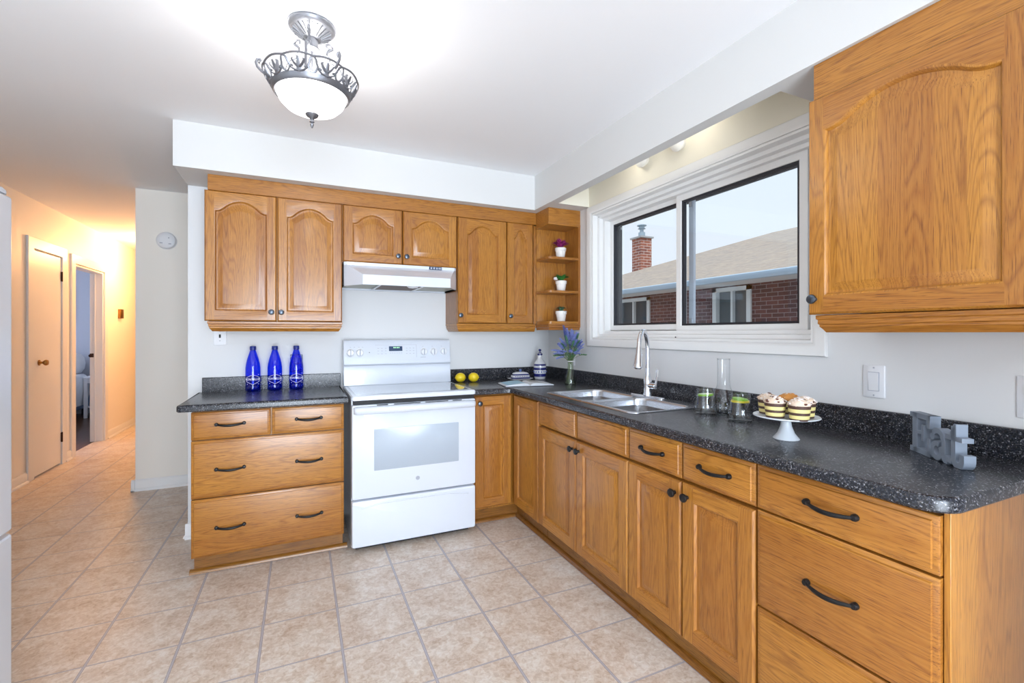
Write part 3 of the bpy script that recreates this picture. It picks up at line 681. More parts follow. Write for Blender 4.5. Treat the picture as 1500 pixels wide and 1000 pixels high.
for i in range(9):
    a = R(180+90*i/8); out.append((-.077+.075+.075*math.cos(a), -2.095+.075+.075*math.sin(a)))
out += [(.54, -2.095), (.54, .844), (-.3365, .844)]
hole = outline_rr(.030, .475, -.905, -.095, .05, 6)
c = thing('countertop', 'long L-shaped dark speckled countertop with sink, running under the window', 'countertop', (.2, -.6, .877))
part('worktop', slab(out, hole, .8775, CT, .012), M['lam'], c, angle=30)
part('backsplash', MB().box(-.3365, .5398, .8440, .8645, .8775, 1.004).box(.5400, .5595, -2.095, .8645, .8775, 1.004), M['lam'], c, bevel=.003)

# ============================================================ sink and faucet
sk = thing('kitchen_sink', 'double-bowl stainless steel sink set in the dark countertop below the window', 'sink', (.25, -.5, .915))
mb = MB()
def bowl(ya, yb):
    N = 8; x0, x1 = .032, .405
    def lp(o, z, r): return [(x, y, z) for x, y in outline_rr(x0+o, x1-o, ya+o, yb-o, r, N)]
    outer = []
    rim = lp(0, .9190, .075)
    X0, X1 = .008, .500
    ly, hy = (-.922 if ya < -.6 else -.500), (-.078 if yb > -.2 else -.500)
    # deck ring: push every rim point out to the rectangle edge
    orr = outline_rr(X0, X1, ly, hy, [.045 if ya < -.6 else .001, .045 if ya < -.6 else .001, .045 if yb > -.2 else .001, .045 if yb > -.2 else .001], N)
    if len(orr) != len(rim): raise Exception('sink')
    mb.rings([[(x, y, .9150) for x, y in orr], [(x+(.25-x)*.012, y+((ly+hy)/2-y)*.0, .9185) for x, y in orr], lp(-.004, .9190, .078), rim, lp(.003, .9165, .072), lp(.005, .905, .070), lp(.012, .775, .062), lp(.022, .756, .05), lp(.045, .750, .04)], 0, False, True)
bowl(-.907, -.506); bowl(-.494, -.093)
part('basin', mb, M['steel'], sk, angle=50)
for y in (-.70, -.29): part('drain', MB().lathe([(.042, .0), (.040, .003), (.030, .001), (0, .001)], (.22, y, .7505), 24), M['chrome'], sk)
fc = thing('faucet', 'tall chrome gooseneck kitchen faucet with pull-down spray head, behind the sink', 'faucet', (.452, -.51, .919))
o = outline_rr(.425, .480, -.645, -.375, .027, 6)
part('base_plate', MB().rings([[(x, y, .9192) for x, y in o], [(x, y, .924) for x, y in o], [(x, y, .9275) for x, y in offset(o, .005)]], 0, True, True), M['chrome'], fc)
part('body', MB().lathe([(.027, .9275), (.026, .935), (.0235, .945), (.0225, .99), (.024, 1.010), (.021, 1.02), (.014, 1.055), (.0125, 1.085)], (.452, -.51, 0), 24), M['chrome'], fc)
pts = [(.452, -.51, 1.05+.13*i/6) for i in range(7)]
for i in range(1, 15):
    a = PI*i/14*.94; q = .078
    rr_ = q-q*math.cos(a); pts.append((.452+rr_*math.cos(R(212)), -.51+rr_*math.sin(R(212)), 1.18+.118*math.sin(a)**.9 if a < PI else 1.18))
part('gooseneck', MB().tube(pts, .0125, 14), M['chrome'], fc)
hx, hy, hz = pts[-1]
hd = MB().lathe([(.0135, 0), (.0155, -.03), (.0215, -.082), (.0275, -.104), (.0270, -.112), (.014, -.121), (0, -.122)], (0, 0, 0), 24)
hd.xf(lambda x, y, z: (x+hx+z*.10, y+hy+z*.06, z+hz+.004)); part('spray_head', hd, M['chrome'], fc)
part('valve', MB().lathe([(.017, 0), (.018, .02), (.016, .048), (.010, .052)], (.452, -.529, .985), 20, ax='-Y'), M['chrome'], fc)
part('lever', MB().tube([(.452, -.574, .972), (.452, -.580, .99), (.452, -.583, 1.02), (.452, -.588, 1.05), (.452, -.592, 1.082)], lambda t: .012-.006*t, 10, flat=.6), M['chrome'], fc)

# ============================================================ range
RX0, RX1, RY = -1.108, -.345, .195
rg = thing('electric_range', 'white freestanding electric range with smooth glass top, between the base cabinets', 'range', (-.725, .5, 0))
part('body', MB().box(RX0+.004, RX1-.004, .240, .780, .030, .893), M['enamel'], rg, bevel=.003)
for x in (RX0+.05, RX1-.05):
    for y in (.30, .72): part('foot', MB().lathe([(0, 0), (.018, 0), (.018, .008), (.010, .010), (.010, .031), (0, .031)], (x, y, 0), 12), M['gap'], rg)
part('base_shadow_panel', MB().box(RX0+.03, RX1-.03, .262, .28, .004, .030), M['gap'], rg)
o = outline_rr(RX0, RX1, RY-.008, .775, [.02, .02, .004, .004], 5)
mb = MB().rings([[(x, y, .893) for x, y in offset(o, .004)], [(x, y, .8965) for x, y in o], [(x, y, .915) for x, y in o], [(x, y, .921) for x, y in offset(o, .007)]], 0, True, True)
ck = part('cooktop', mb, M['enamel'], rg)
part('glass_surface', MB().box(RX0+.028, RX1-.030, RY+.045, .735, .9215, .9228), M['glasstop'], ck)
# oven door with rounded front edges
def rpanel(x0, x1, z0, z1, y, t, r=.008):
    mb = MB(); L = []
    for q, d in ((0, 0), (0, t-r), (r*.3, t-r*.3), (r, t)):
        L.append([(x, y-d, z) for x, z in outline_rr(x0+q, x1-q, z0+q, z1-q, .010, 4)])
    return mb.rings(L, 0, True, True)
od = part('oven_door', rpanel(RX0+.004, RX1-.002, .316, .866, .238, .043), M['enamel'], rg)
part('door_window', MB().rings([[(x, RY-d, z) for x, z in outline_rr(-.981+q, -.461-q, .476+q, .722-q, .004, 3)] for q, d in ((0, .0), (0, .0012), (.0015, .0020))], 0, True, True), M['ovenwin'], od)
hp = []
for (y, z) in ((RY+.001, .858), (RY-.030, .858), (RY-.044, .850), (RY-.048, .838), (RY-.044, .822), (RY-.034, .816), (RY-.022, .826), (RY-.010, .834), (RY+.001, .832)): hp.append((y, z))
loops = []
for x, k in ((RX0+.012, .55), (RX0+.018, .8), (RX0+.030, 1), (RX1-.030, 1), (RX1-.016, .8), (RX1-.010, .55)):
    loops.append([(x, RY+.001+(y-RY-.001)*k, .840+(z-.840)*(.9 if k < 1 else 1)) for y, z in hp])
part('handle', MB().rings(loops, 0, True, True), M['enamel'], od, angle=50)
mb = MB()
for a, b in ((-.965, -.900), (-.865, -.705), (-.675, -.530), (-.500, -.440)): mb.box(a, b, RY-.0012, RY+.004, .8595, .8635)
part('vent_slot', mb, M['gap'], od)
part('door_gap', MB().box(RX0+.012, RX1-.008, .206, .24, .868, .8925), M['gap'], rg)
em = part('emblem', MB().lathe([(.0125, 0), (.0125, .0012), (.0110, .0012), (.0110, .0004), (.0002, .0004)], (-.722, RY-.0005, .402), 28, ax='-Y').tube([(-.727, RY-.002, .404), (-.731, RY-.002, .400), (-.727, RY-.002, .397), (-.722, RY-.002, .402), (-.717, RY-.002, .407), (-.713, RY-.002, .403), (-.718, RY-.002, .399)], .0009, 6), M['grey'], od)
sd = part('storage_drawer', rpanel(RX0+.004, RX1-.002, .036, .306, .238, .043, .010), M['enamel'], rg)
pts = []
for i in range(17):
    s = i/16; pts.append((-1.055+.66*s, RY-.0005, .262+.020*min(1, 4*s*(1-s)*1.6)))
part('finger_lip', MB().tube(pts, .005, 8), M['enamel'], sd)
# backguard
bgd = part('backguard', MB().rings([[(x, y, z) for y, z in ((.735, .9215), (.750, 1.055), (.748, 1.062), (.740, 1.068), (.760, 1.222), (.775, 1.238), (.830, 1.238), (.838, 1.225), (.838, .9215))] for x in (RX0+.002, RX1-.002)], 0, True, True), M['enamel'], rg, bevel=.004)
part('trim_line', MB().box(RX0+.006, RX1-.006, .7345, .742, 1.0575, 1.0640), M['grey'], bgd)
tilt = lambda z: .740+(z-1.068)*(.020/.154)
def on_panel(mb, x0, x1, z0, z1, d=.001, m=0):
    return mb.add([(x0, tilt(z0)-d, z0), (x1, tilt(z0)-d, z0), (x1, tilt(z1)-d, z1), (x0, tilt(z1)-d, z1), (x0, tilt(z0)+.002, z0), (x1, tilt(z0)+.002, z0), (x1, tilt(z1)+.002, z1), (x0, tilt(z1)+.002, z1)], [(0, 1, 2, 3), (4, 7, 6, 5), (0, 4, 5, 1), (1, 5, 6, 2), (2, 6, 7, 3), (3, 7, 4, 0)], m)
mb = on_panel(MB(), -.800, -.705, 1.158, 1.192, .0015); ds = part('display', mb, M['display'], bgd)
mb = MB()
for i, x in enumerate((-.768, -.757, -.744, -.733)): on_panel(mb, x, x+.0028, 1.178, 1.187, .0022); on_panel(mb, x+.0042, x+.007, 1.178, 1.187, .0022)
part('digits', mb, M['digits'], ds)
mb = MB()
for x in (-.880, -.855, -.828, -.680, -.655, -.630):
    for z in (1.176, 1.158, 1.138): on_panel(mb, x, x+.012, z, z+.003, .0008)
for i in range(6): on_panel(mb, -.795+i*.016, -.787+i*.016, 1.142, 1.145, .0008)
for x in (-1.066, -1.040, -1.010, -.985, -.56, -.49, -.42): on_panel(mb, x, x+.010, 1.187, 1.190, .0008)
on_panel(mb, -.575, -.535, 1.108, 1.112, .0008)
part('key_print', mb, M['grey'], bgd); mb = MB(); on_panel(mb, -.895, -.602, 1.2005, 1.2020, .0008); on_panel(mb, -.604, -.6020, 1.110, 1.2005, .0008); part('panel_outline', mb, M['grey'], bgd)
part('indicator', MB().sphere((-.935, tilt(1.15)-.001, 1.150), .003, 8, 6), M['gap'], bgd)
km = MB().lathe([(.028, 0), (.028, .004), (.0235, .006), (.0215, .024), (.018, .027), (0, .027)], (0, 0, 0), 26, ax='-Y').box(-.0035, .0035, -.033, -.022, -.021, .021, 1).mesh('control_knob', [M['enamel2'], M['grey']])
for x in (-1.062, -1.000, -.550, -.476, -.402): part('control_knob', None, [], bgd, at=(x, tilt(1.150)-.0005, 1.150), me=km)

# ============================================================ range hood
hd = thing('range_hood', 'white under-cabinet range hood with angled front corners, above the range', 'range hood', (-.74, .6, 1.6))
HX0, HX1 = -1.119, -.362; HF = .40; A0, A1 = -1.020, -.452
def hl(y_f, a0, a1, z, yb=.8635, yc=.560): return [(HX0, yb, z), (HX0, yc, z), (a0, y_f, z), (a1, y_f, z), (HX1, yc, z), (HX1, yb, z)]
mb = MB().rings([hl(HF, A0, A1, 1.592), hl(HF, A0, A1, 1.654), hl(.5530, -1.100, -.380, 1.730, yc=.5665), hl(.5520, -1.100, -.380, 1.7495, yc=.5665)], 0, False, True)
mb.rings([hl(HF, A0, A1, 1.592), hl(HF+.012, A0+.01, A1-.01, 1.592, .852, .566), hl(HF+.012, A0+.01, A1-.01, 1.606, .852, .566)], 0, False, False)
part('shell', mb, M['enamel'], hd, angle=20)
part('underside', MB().rings([[(x, y, 1.606+d) for x, y, z in hl(HF+.012, A0+.01, A1-.01, 0, .852, .566)] for d in (0, .004)], 0, True, True), M['hoodunder'], hd)
part('grease_filter', MB().box(-.900, -.640, .455, .800, 1.598, 1.6055), M['hoodfilter'], hd)
part('lamp_lens', MB().lathe([(0, -.022), (.03, -.018), (.046, 0)], (-.690, .475, 1.606), 20), M['enamel2'], hd)
part('filter_rail', MB().box(-.915, -.900, .45, .81, 1.594, 1.6055), M['steel'], hd); part('filter_rail', MB().box(-.640, -.620, .45, .81, 1.594, 1.6055), M['steel'], hd)
def hoodface(mb, x0, x1, t0, t1, d):
    # on the sloped front between (HF,1.654) and (.553,1.730)
    def p(x, t, dd): return (x, HF+(.553-HF)*t-dd*.45, 1.654+.076*t+dd*.9)
    return mb.add([p(x0, t0, d), p(x1, t0, d), p(x1, t1, d), p(x0, t1, d), p(x0, t0, -.002), p(x1, t0, -.002), p(x1, t1, -.002), p(x0, t1, -.002)], [(0, 1, 2, 3), (4, 7, 6, 5), (0, 4, 5, 1), (1, 5, 6, 2), (2, 6, 7, 3), (3, 7, 4, 0)])
sp_ = part('switch_panel', MB().box(-.560, -.470, .5475, .5540, 1.7285, 1.7480), M['display'], hd)
part('rocker_switch', MB().box(-.552, -.540, .5445, .5480, 1.7320, 1.7440).box(-.532, -.520, .5445, .5480, 1.7320, 1.7440).box(-.512, -.500, .5445, .5480, 1.7320, 1.7440).box(-.494, -.474, .5450, .5480, 1.7330, 1.7430), M['grey'], sp_)

# ============================================================ refrigerator (left edge of the picture)
FX = -2.20; FY0, FY1 = -1.40, -.630
rf = thing('refrigerator', 'white refrigerator with lower freezer door at the left edge', 'refrigerator', (-2.56, -1.0, 0))
part('cabinet', MB().box(-2.93, FX-.065, FY0+.005, FY1-.005, .04, 1.70), M['fridge'], rf, bevel=.006)
part('base_grille', MB().box(-2.90, FX-.07, FY0+.02, FY1-.02, 0, .04), M['gap'], rf)
def fdoor(z0, z1, nm, hz0, hz1):
    o = outline_rr(FX-.062, FX, FY0, FY1, [.004, .022, .022, .004], 6)
    d = part(nm, MB().rings([[(x, y, z0) for x, y in offset(o, .004)], [(x, y, z0+.005) for x, y in o], [(x, y, z1-.005) for x, y in o], [(x, y, z1) for x, y in offset(o, .004)]], 0, True, True), M['fridge'], rf)
    part('handle', MB().tube([(FX-.002, FY0+.06, hz0), (FX+.040, FY0+.06, hz0+.03), (FX+.048, FY0+.06, (hz0+hz1)/2), (FX+.040, FY0+.06, hz1-.03), (FX-.002, FY0+.06, hz1)], .014, 10), M['fridge'], d)
    return d
fdoor(.668, 1.712, 'upper_door', .80, 1.25); fdoor(.055, .655, 'lower_door', .38, .60)
part('door_cap', MB().rings([[(x, y, z) for x, y in outline_rr(FX-.080, FX-.006-q, FY0+.01, FY1-.006-q, [.004, .02, .03, .004], 6)] for q, z in ((0, 1.718), (0, 1.728), (.006, 1.736), (.016, 1.741))], 0, True, True), M['fridge'], rf)
part('hinge', MB().box(FX-.060, FX-.015, FY1-.10, FY1-.02, 1.712, 1.719), M['gap'], rf)

# ============================================================ small objects on the counters
from_font = {}
def text_mb(txt, size, depth=.0):
    cu = bpy.data.curves.new('t', 'FONT'); cu.body = txt; cu.size = size; cu.align_x = 'CENTER'; cu.align_y = 'CENTER'; cu.extrude = depth; cu.offset = size*.012
    o = bpy.data.objects.new('t', cu); COL.objects.link(o); bpy.context.view_layer.update()
    me = bpy.data.meshes.new_from_object(o.evaluated_get(bpy.context.evaluated_depsgraph_get()))
    mb = MB(); mb.add([v.co[:] for v in me.vertices], [tuple(p.vertices) for p in me.polygons]); bpy.data.objects.remove(o); bpy.data.curves.remove(cu); return mb
bt = thing('water_bottle', 'cobalt blue glass water bottle, leftmost of the three on the short countertop', 'bottle', (-1.652, .770, CT+.0005), 'blue water bottles on the short countertop')
pr_ = [(0, .004), (.030, .002), (.040, .006), (.0425, .016), (.0425, .030), (.0405, .036), (.0415, .044), (.0425, .060), (.0430, .130), (.0425, .150), (.0395, .175), (.0330, .205), (.0240, .235), (.0170, .258), (.0150, .268)]
part('bottle_body', MB().lathe(pr_, (0, 0, 0), 36, cap=False), M['bluebottle'], bt, at=(-1.652, .770, CT+.0005))
part('cap', MB().lathe([(0, .262), (.0150, .262), (.0185, .266), (.0185, .284), (.0165, .288), (0, .288)], (0, 0, 0), 24), M['bluecap'], bt, at=(-1.652, .770, CT+.0005))
ang = math.atan2(-2.6235-.77, -1.3741+1.652)
def wrap(r, zc):
    def f(x, y, z):
        a = ang+x/r; return ((r+z+.0006)*math.cos(a), (r+z+.0006)*math.sin(a), zc+y)
    return f
lb = text_mb('MONTELLIER', .0175); lb.xf(wrap(.0427, .078))
hexa = [(-.040, .012), (0, .030), (.040, .012), (.040, -.014), (0, -.032), (-.040, -.014)]
hp = []
for i in range(6):
    a, b = hexa[i], hexa[(i+1) % 6]
    for k in range(5): hp.append((a[0]+(b[0]-a[0])*k/5, a[1]+(b[1]-a[1])*k/5))
fw_ = wrap(.0427, .078); lb.tube([fw_(x, y, 0) for x, y in hp], .0010, 5, closed=True)
lb.sphere(fw_(0, .018, 0), .0030, 8, 6)
for x, y in ((-.034, -.030), (.034, -.030), (.034, .030)): lb.sphere(fw_(x, y, 0), .0022, 8, 6)
part('label_print', lb, M['white_print'], bt, at=(-1.652, .770, CT+.0005))
for loc, lab in (((-1.527, .770, CT+.0005), 'cobalt blue glass water bottle, middle of the three on the short countertop'), ((-1.400, .770, CT+.0005), 'cobalt blue glass water bottle in front of the wall outlet, nearest the range')):
    o = copy_tree(bt, None, loc); o['label'] = lab
# lemons
lm = MB().sphere((0, 0, .0355), .0355, 24, 16, sc=(1.12, 1, 1)).lathe([(.008, -.006), (.005, .004), (0, .005)], (-.038, 0, .0355), 10, ax='-X')
o = single('lemon', lm, M['lemon'], 'yellow lemon on the countertop beside the range, the left one', 'lemon', (-.272, .735, CT+.0005), 'lemons beside the range')
c2 = copy_tree(o, None, (-.175, .712, CT+.0005)); c2['label'] = 'yellow lemon on the countertop, the right one toward the butter dish'; c2.rotation_euler = (0, 0, R(150))
# butter dish
bd = thing('butter_dish', 'blue and white patterned covered butter dish behind the open book', 'butter dish', (.215, .70, CT))
o = outline_rr(-.098, .098, -.058, .058, .03, 5)
part('dish', MB().rings([[(x*.72+.215, y*.75+.70, CT+.0006) for x, y in o], [(x*.78+.215, y*.8+.70, CT+.004) for x, y in o], [(x+.215, y+.70, CT+.014) for x, y in o], [(x*.985+.215, y*.98+.70, CT+.016) for x, y in o], [(x*.80+.215, y*.8+.70, CT+.008) for x, y in o]], 0, True, True), M['glaze'], bd)
o = outline_rr(-.076, .076, -.040, .040, .022, 5)
L_ = [(1.0, .010), (1.0, .024), (.96, .0245), (.95, .040), (.90, .0405), (.86, .050), (.72, .058), (.45, .064), (.10, .066)]
mb = MB(); lv = [[(x*k+.215, y*k+.70, CT+z) for x, y in o] for k, z in L_]
for i, mi in enumerate((1, 0, 0, 1, 1, 0, 0, 0)): mb.rings([lv[i], lv[i+1]], mi, cap1=(i == 7))
lid = part('lid', mb, [M['glaze'], M['cobalt']], bd)
part('knob', MB().lathe([(.007, .064), (.006, .070), (.012, .076), (.011, .084), (0, .088)], (.215, .70, CT), 16), M['midblue'], lid)
mb = MB()
for i in range(9): mb.sphere((.215-.062+i*.0155, .6605, CT+.032), .0040, 8, 6)
part('dot_pattern', mb, M['cobalt'], lid)
# cruet
cx, cy = .398, .715
cr = thing('oil_cruet', 'white and cobalt blue banded ceramic oil bottle in the counter corner', 'bottle', (cx, cy, CT))
pf = [(0, .0006, 0), (.040, .0006, 0), (.044, .006, 0), (.046, .020, 1), (.050, .022, 1), (.0505, .044, 2), (.0505, .046, 0), (.0505, .074, 1), (.0505, .094, 0), (.0505, .108, 1), (.0495, .124, 0), (.040, .138, 0), (.024, .158, 0), (.0185, .168, 0), (.0180, .192, 1), (.0215, .196, 1), (.0215, .206, 0), (.015, .208, 0), (0, .208, 0)]
mb = MB()
for i in range(len(pf)-1): mb.lathe([(pf[i][0], pf[i][1]), (pf[i+1][0], pf[i+1][1])], (cx, cy, CT), 32, pf[i][2], False)
part('body', mb, [M['glaze'], M['cobalt'], M['midblue']], cr)
mb = MB()
for i in range(14):
    a = 2*PI*i/14; mb.sphere((cx+.0505*math.cos(a), cy+.0505*math.sin(a), CT+.060), .0062, 8, 6, sc=(.5, .5, 1) if 0 else (1, 1, 1))
part('dot_pattern', mb, M['midblue'], cr)
part('stopper', MB().lathe([(.013, .208), (.013, .214), (.006, .218), (.006, .222)], (cx, cy, CT), 16).lathe([(0, .222), (.009, .225), (.0125, .233), (.009, .242), (0, .245)], (cx, cy, CT), 16), [M['cobalt']], cr)
# open book
bk = thing('open_book', 'open cookbook lying on the countertop in the corner', 'book', (.10, .36, CT))
def bf(x, y, z):      # local -> world, rotated
    a = R(-9); return (.10+x*math.cos(a)-y*math.sin(a), .375+x*math.sin(a)+y*math.cos(a), CT+.0006+z)
mb = MB().box(-.180, .180, -.115, .115, 0, .003).xf(bf); part('cover', mb, M['cover'], bk)
for sg in (-1, 1):
    N_ = 12; up = []; lo = []
    prof2 = [(sg*.176*i/N_, .003+.016*(math.sin(PI*min(1, (i/N_)**.55*.98))**.8)*(1-.35*i/N_)+(.004 if i else .0)) for i in range(N_+1)]
    mb = MB().rings([[(x, y, .0031) for x, z in prof2][:0] or [(x, y, z) for x, z in prof2]+[(x, y, .0031) for x, z in prof2[::-1]] for y in (-.110, .110)], 0, True, True)
    mb.xf(bf); pg = part('pages', mb, M['paper'], bk, angle=30)
    mb = MB(); q = [(x, z+.0006) for x, z in prof2][2:-1] if sg < 0 else [(x, z+.0006) for x, z in prof2][2:8]
    y0_, y1_ = (-.10, .10) if sg < 0 else (-.02, .095)
    mb.rings([[(x, y, z) for x, z in q] for y in (y0_, y1_)], 0, closed=False); mb.xf(bf)
    part('printed_picture', mb, M['paperblue'] if sg < 0 else M['paperpic'], pg, angle=30)
# lavender in a vase
vx_, vy_ = .408, .262
vs = thing('lavender_vase', 'small clear glass vase with a bunch of blue lavender in the corner', 'vase', (vx_, vy_, CT))
part('vase_glass', MB().lathe([(0, .004), (.036, .001), (.042, .004), (.043, .014), (.036, .050), (.024, .100), (.0185, .140), (.0200, .165), (.0215, .172)], (vx_, vy_, CT), 32, cap=False), M['vaseglass'], vs)
part('tie', MB().tube([(vx_+.0225*math.cos(2*PI*i/20), vy_+.0225*math.sin(2*PI*i/20), CT+.168+.001*(i % 2)) for i in range(20)], .0035, 6, True), M['pot'], vs)
rs = random.Random(3)
flow = MB(); dk = MB(); grn = MB(); stm = MB()
for i in range(58):
    a = rs.uniform(0, 2*PI); u = math.sqrt(rs.uniform(.02, 1)); tip_r = .125*u; h = .395-.17*u*u+rs.uniform(-.045, .02)
    if i == 0: a, tip_r, h = PI*.85, .05, .425
    if i in (1, 2): a, tip_r, h = PI*.95+i*.25, .165, .27-.02*i
    base = Vector((vx_+rs.uniform(-.025, .025), vy_+rs.uniform(-.025, .025), CT+.008)); neck = Vector((vx_+rs.uniform(-.010, .010), vy_+rs.uniform(-.010, .010), CT+.160))
    tip = Vector((vx_+tip_r*math.cos(a), vy_+tip_r*math.sin(a), CT+h))
    p = []
    if i < 11:
        for k in range(5): p.append(base.lerp(neck, k/4))
    p.append(neck)
    for k in range(1, 11): t = k/10; p.append(neck.lerp(tip, t)+Vector((0, 0, .02*math.sin(PI*t))))
    stm.tube(p, .0012, 5)
    tgt = grn if i % 6 == 3 else (dk if i % 3 == 0 else flow)
    L0 = p[-5:]; LN = (L0[-1]-L0[0]).length
    NS = max(5, int(LN/.0065))
    for s in range(NS):
        f = s/(NS-1); x_ = f*(len(L0)-1); j0 = min(len(L0)-2, int(x_)); q = L0[j0].lerp(L0[j0+1], x_-j0)
        for j in range(5):
            b = 2*PI*j/5+s*.7; rr = .0095*(1-.65*f)
            d = Vector((math.cos(b), math.sin(b), .7))
            if tgt is grn:
                e = q+d*.018*(1-.4*f); sd_ = Vector((-math.sin(b), math.cos(b), 0))*.0035
                tgt.add([q, (q+e)/2+sd_, e, (q+e)/2-sd_], [(0, 1, 2, 3)])
            else:
                k2 = rs.uniform(.9, 1.6); e = q+d*rr*1.7*k2; sd_ = Vector((-math.sin(b), math.cos(b), 0))*.0034*k2; w_ = Vector((0, 0, .0030))
                m_ = (q+e)/2; tgt.add([q, m_+sd_, m_+w_, m_-sd_, m_-w_, e], [(0, 1, 2), (0, 2, 3), (0, 3, 4), (0, 4, 1), (5, 2, 1), (5, 3, 2), (5, 4, 3), (5, 1, 4)])
for k in range(150):
    a = rs.uniform(0, 2*PI); t = rs.uniform(.0, .70); q = Vector((vx_, vy_, CT+.165)).lerp(Vector((vx_+.09*math.cos(a), vy_+.09*math.sin(a), CT+.29)), t)
    b = rs.uniform(0, 2*PI); d = Vector((math.cos(b), math.sin(b), rs.uniform(.3, 1.2))); e = q+d*.022; sd_ = Vector((-math.sin(b), math.cos(b), 0))*.004
    grn.add([q, (q+e)/2+sd_, e, (q+e)/2-sd_], [(0, 1, 2, 3)])
part('stems', stm, M['stem'], vs); part('blooms', flow, M['lav'], vs); part('dark_blooms', dk, M['lavd'], vs, label='darker blue lavender blooms'); part('leaves', grn, M['lavg'], vs)
# small pots on the corner shelf
def plant(mb, n, r, h, kind, rs):
    for i in range(n):
        a = rs.uniform(0, 2*PI); u = rs.uniform(.15, 1); u = .45+.55*u; L = r*u; q = Vector((rs.uniform(-.012, .012), rs.uniform(-.012, .012), .082))
        e = Vector((L*math.cos(a), L*math.sin(a), .085+h*(1.25-.8*u*u)*rs.uniform(.7, 1.1))); m_ = (q+e)/2+Vector((0, 0, .010)); wv = Vector((-math.sin(a), math.cos(a), 0))*(.0085 if kind != 'succulent' else .007)
        t = Vector((0, 0, .002)); mb.add([q-wv*.5, m_-wv, e, m_+wv, q+wv*.5, m_+t], [(0, 1, 5), (1, 2, 5), (2, 3, 5), (3, 4, 5), (4, 0, 5)], i % 2 if kind == 'flower' else 0)
pot0 = thing('potted_plant', 'small white pot with a purple-red plant on the top shelf of the corner unit', 'plant', (.430, .440, 1.8545), 'potted plants on the corner shelf')
potm = MB().lathe([(0, .0008), (.028, .0008), (.031, .004), (.0385, .055), (.0425, .056), (.0435, .078), (.0400, .080), (.0385, .072), (0, .072)], (0, 0, 0), 28)
part('pot', potm, M['pot'], pot0, at=(.430, .440, 1.8545)); part('soil', MB().lathe([(0, .0735), (.0375, .0735)], (0, 0, 0), 16, cap=False), M['soil'], pot0, at=(.430, .440, 1.8545))
locs = [((.435, .440, 1.6045), 'small white pot with a leafy green plant on the middle shelf of the corner unit', 'green'), ((.435, .440, 1.3745), 'small white pot with a low grey-green succulent on the bottom shelf of the corner unit', 'succulent')]
for loc, lab, kd in locs:
    o = copy_tree(pot0, None, loc); o['label'] = lab; WL[o.name] = Vector(loc); mb = MB()
    if kd == 'green':
        plant(mb, 80, .074, .048, 'green', random.Random(4)); part('foliage', mb, M['leafg'], o, at=loc)
        fl = MB()
        for i in range(8): fl.sphere((-.050-.006*(i % 3), -.02+.006*i*.5, .088+.004*(i % 4)), .007, 6, 5)
        part('flower', fl, M['leafw'], o, at=loc)
    else: plant(mb, 60, .050, .032, 'succulent', random.Random(6)); part('foliage', mb, M['leafd'], o, at=loc)
mb = MB(); plant(mb, 110, .074, .060, 'flower', random.Random(2)); part('foliage', mb, [M['leafp'], plain('leaf_magenta', (.42, .04, .22), .5)], pot0, at=(.430, .440, 1.8545))
# drinking glasses with water and citrus
gl0 = thing('drinking_glass', 'stemless glass of water with a lime slice, left of the carafe', 'glass', (.322, -1.052, CT+.0005), 'water glasses on the long countertop')
gp = [(0, .002), (.036, .001), (.047, .006), (.0510, .016), (.0500, .035), (.0440, .080), (.0385, .118), (.0372, .118), (.0374, .114)]
part('glass_wall', MB().lathe(gp, (0, 0, 0), 36, cap=False), M['clear'], gl0, at=(.322, -1.052, CT+.0005))
part('water', MB().lathe([(0, .0095), (.0435, .0115), (.0480, .020), (.0475, .035), (.0422, .078), (.0410, .0835), (0, .0830)], (0, 0, 0), 32, cap=False), M['water'], gl0, at=(.322, -1.052, CT+.0005))
def slice_(m1, m2, z, tx, ty, r=.033):
    mb = MB().lathe([(0, 0), (r, 0), (r, .007), (r-.003, .0075)], (0, 0, 0), 24, 0, False).lathe([(r-.003, .0075), (0, .0075)], (0, 0, 0), 24, 1, False)
    return mb.xf(lambda x, y, q: (x, y, z+q+x*tx+y*ty))
L1 = (.322, -1.052, CT+.0005); L2 = (.318, -1.240, CT+.0005)
o = copy_tree(gl0, None, L2); o['label'] = 'stemless glass of water with lemon and lime slices, beside the cake stand'; WL[o.name] = Vector(L2)
s_ = part('lime_slice', slice_(0, 0, .0855, .05, -.05), [M['limegreen'], M['limeflesh']], gl0, at=L1)
part('lemon_slice', slice_(0, 0, .0800, .0, .0, .036), [M['lemonpeel'], M['lemonpeel']], o, at=L2); part('lime_slice', slice_(0, 0, .0890, -.03, .10, .030), [M['limegreen'], M['limegreen']], o, at=L2)
# carafe
ca = thing('glass_carafe', 'tall clear glass carafe standing behind the two water glasses', 'carafe', (.445, -1.045, CT))
part('carafe_glass', MB().lathe([(0, .003), (.050, .001), (.062, .005), (.064, .012), (.052, .060), (.036, .105), (.0290, .125), (.0275, .150), (.0275, .245), (.0290, .252), (.0278, .252), (.0266, .246)], (.445, -1.045, CT), 36, cap=False), M['clear'], ca)
part('water', MB().lathe([(0, .0105), (.0495, .0108), (.0600, .018), (.0535, .048), (0, .048)], (.445, -1.045, CT), 32, cap=False), M['water'], ca)
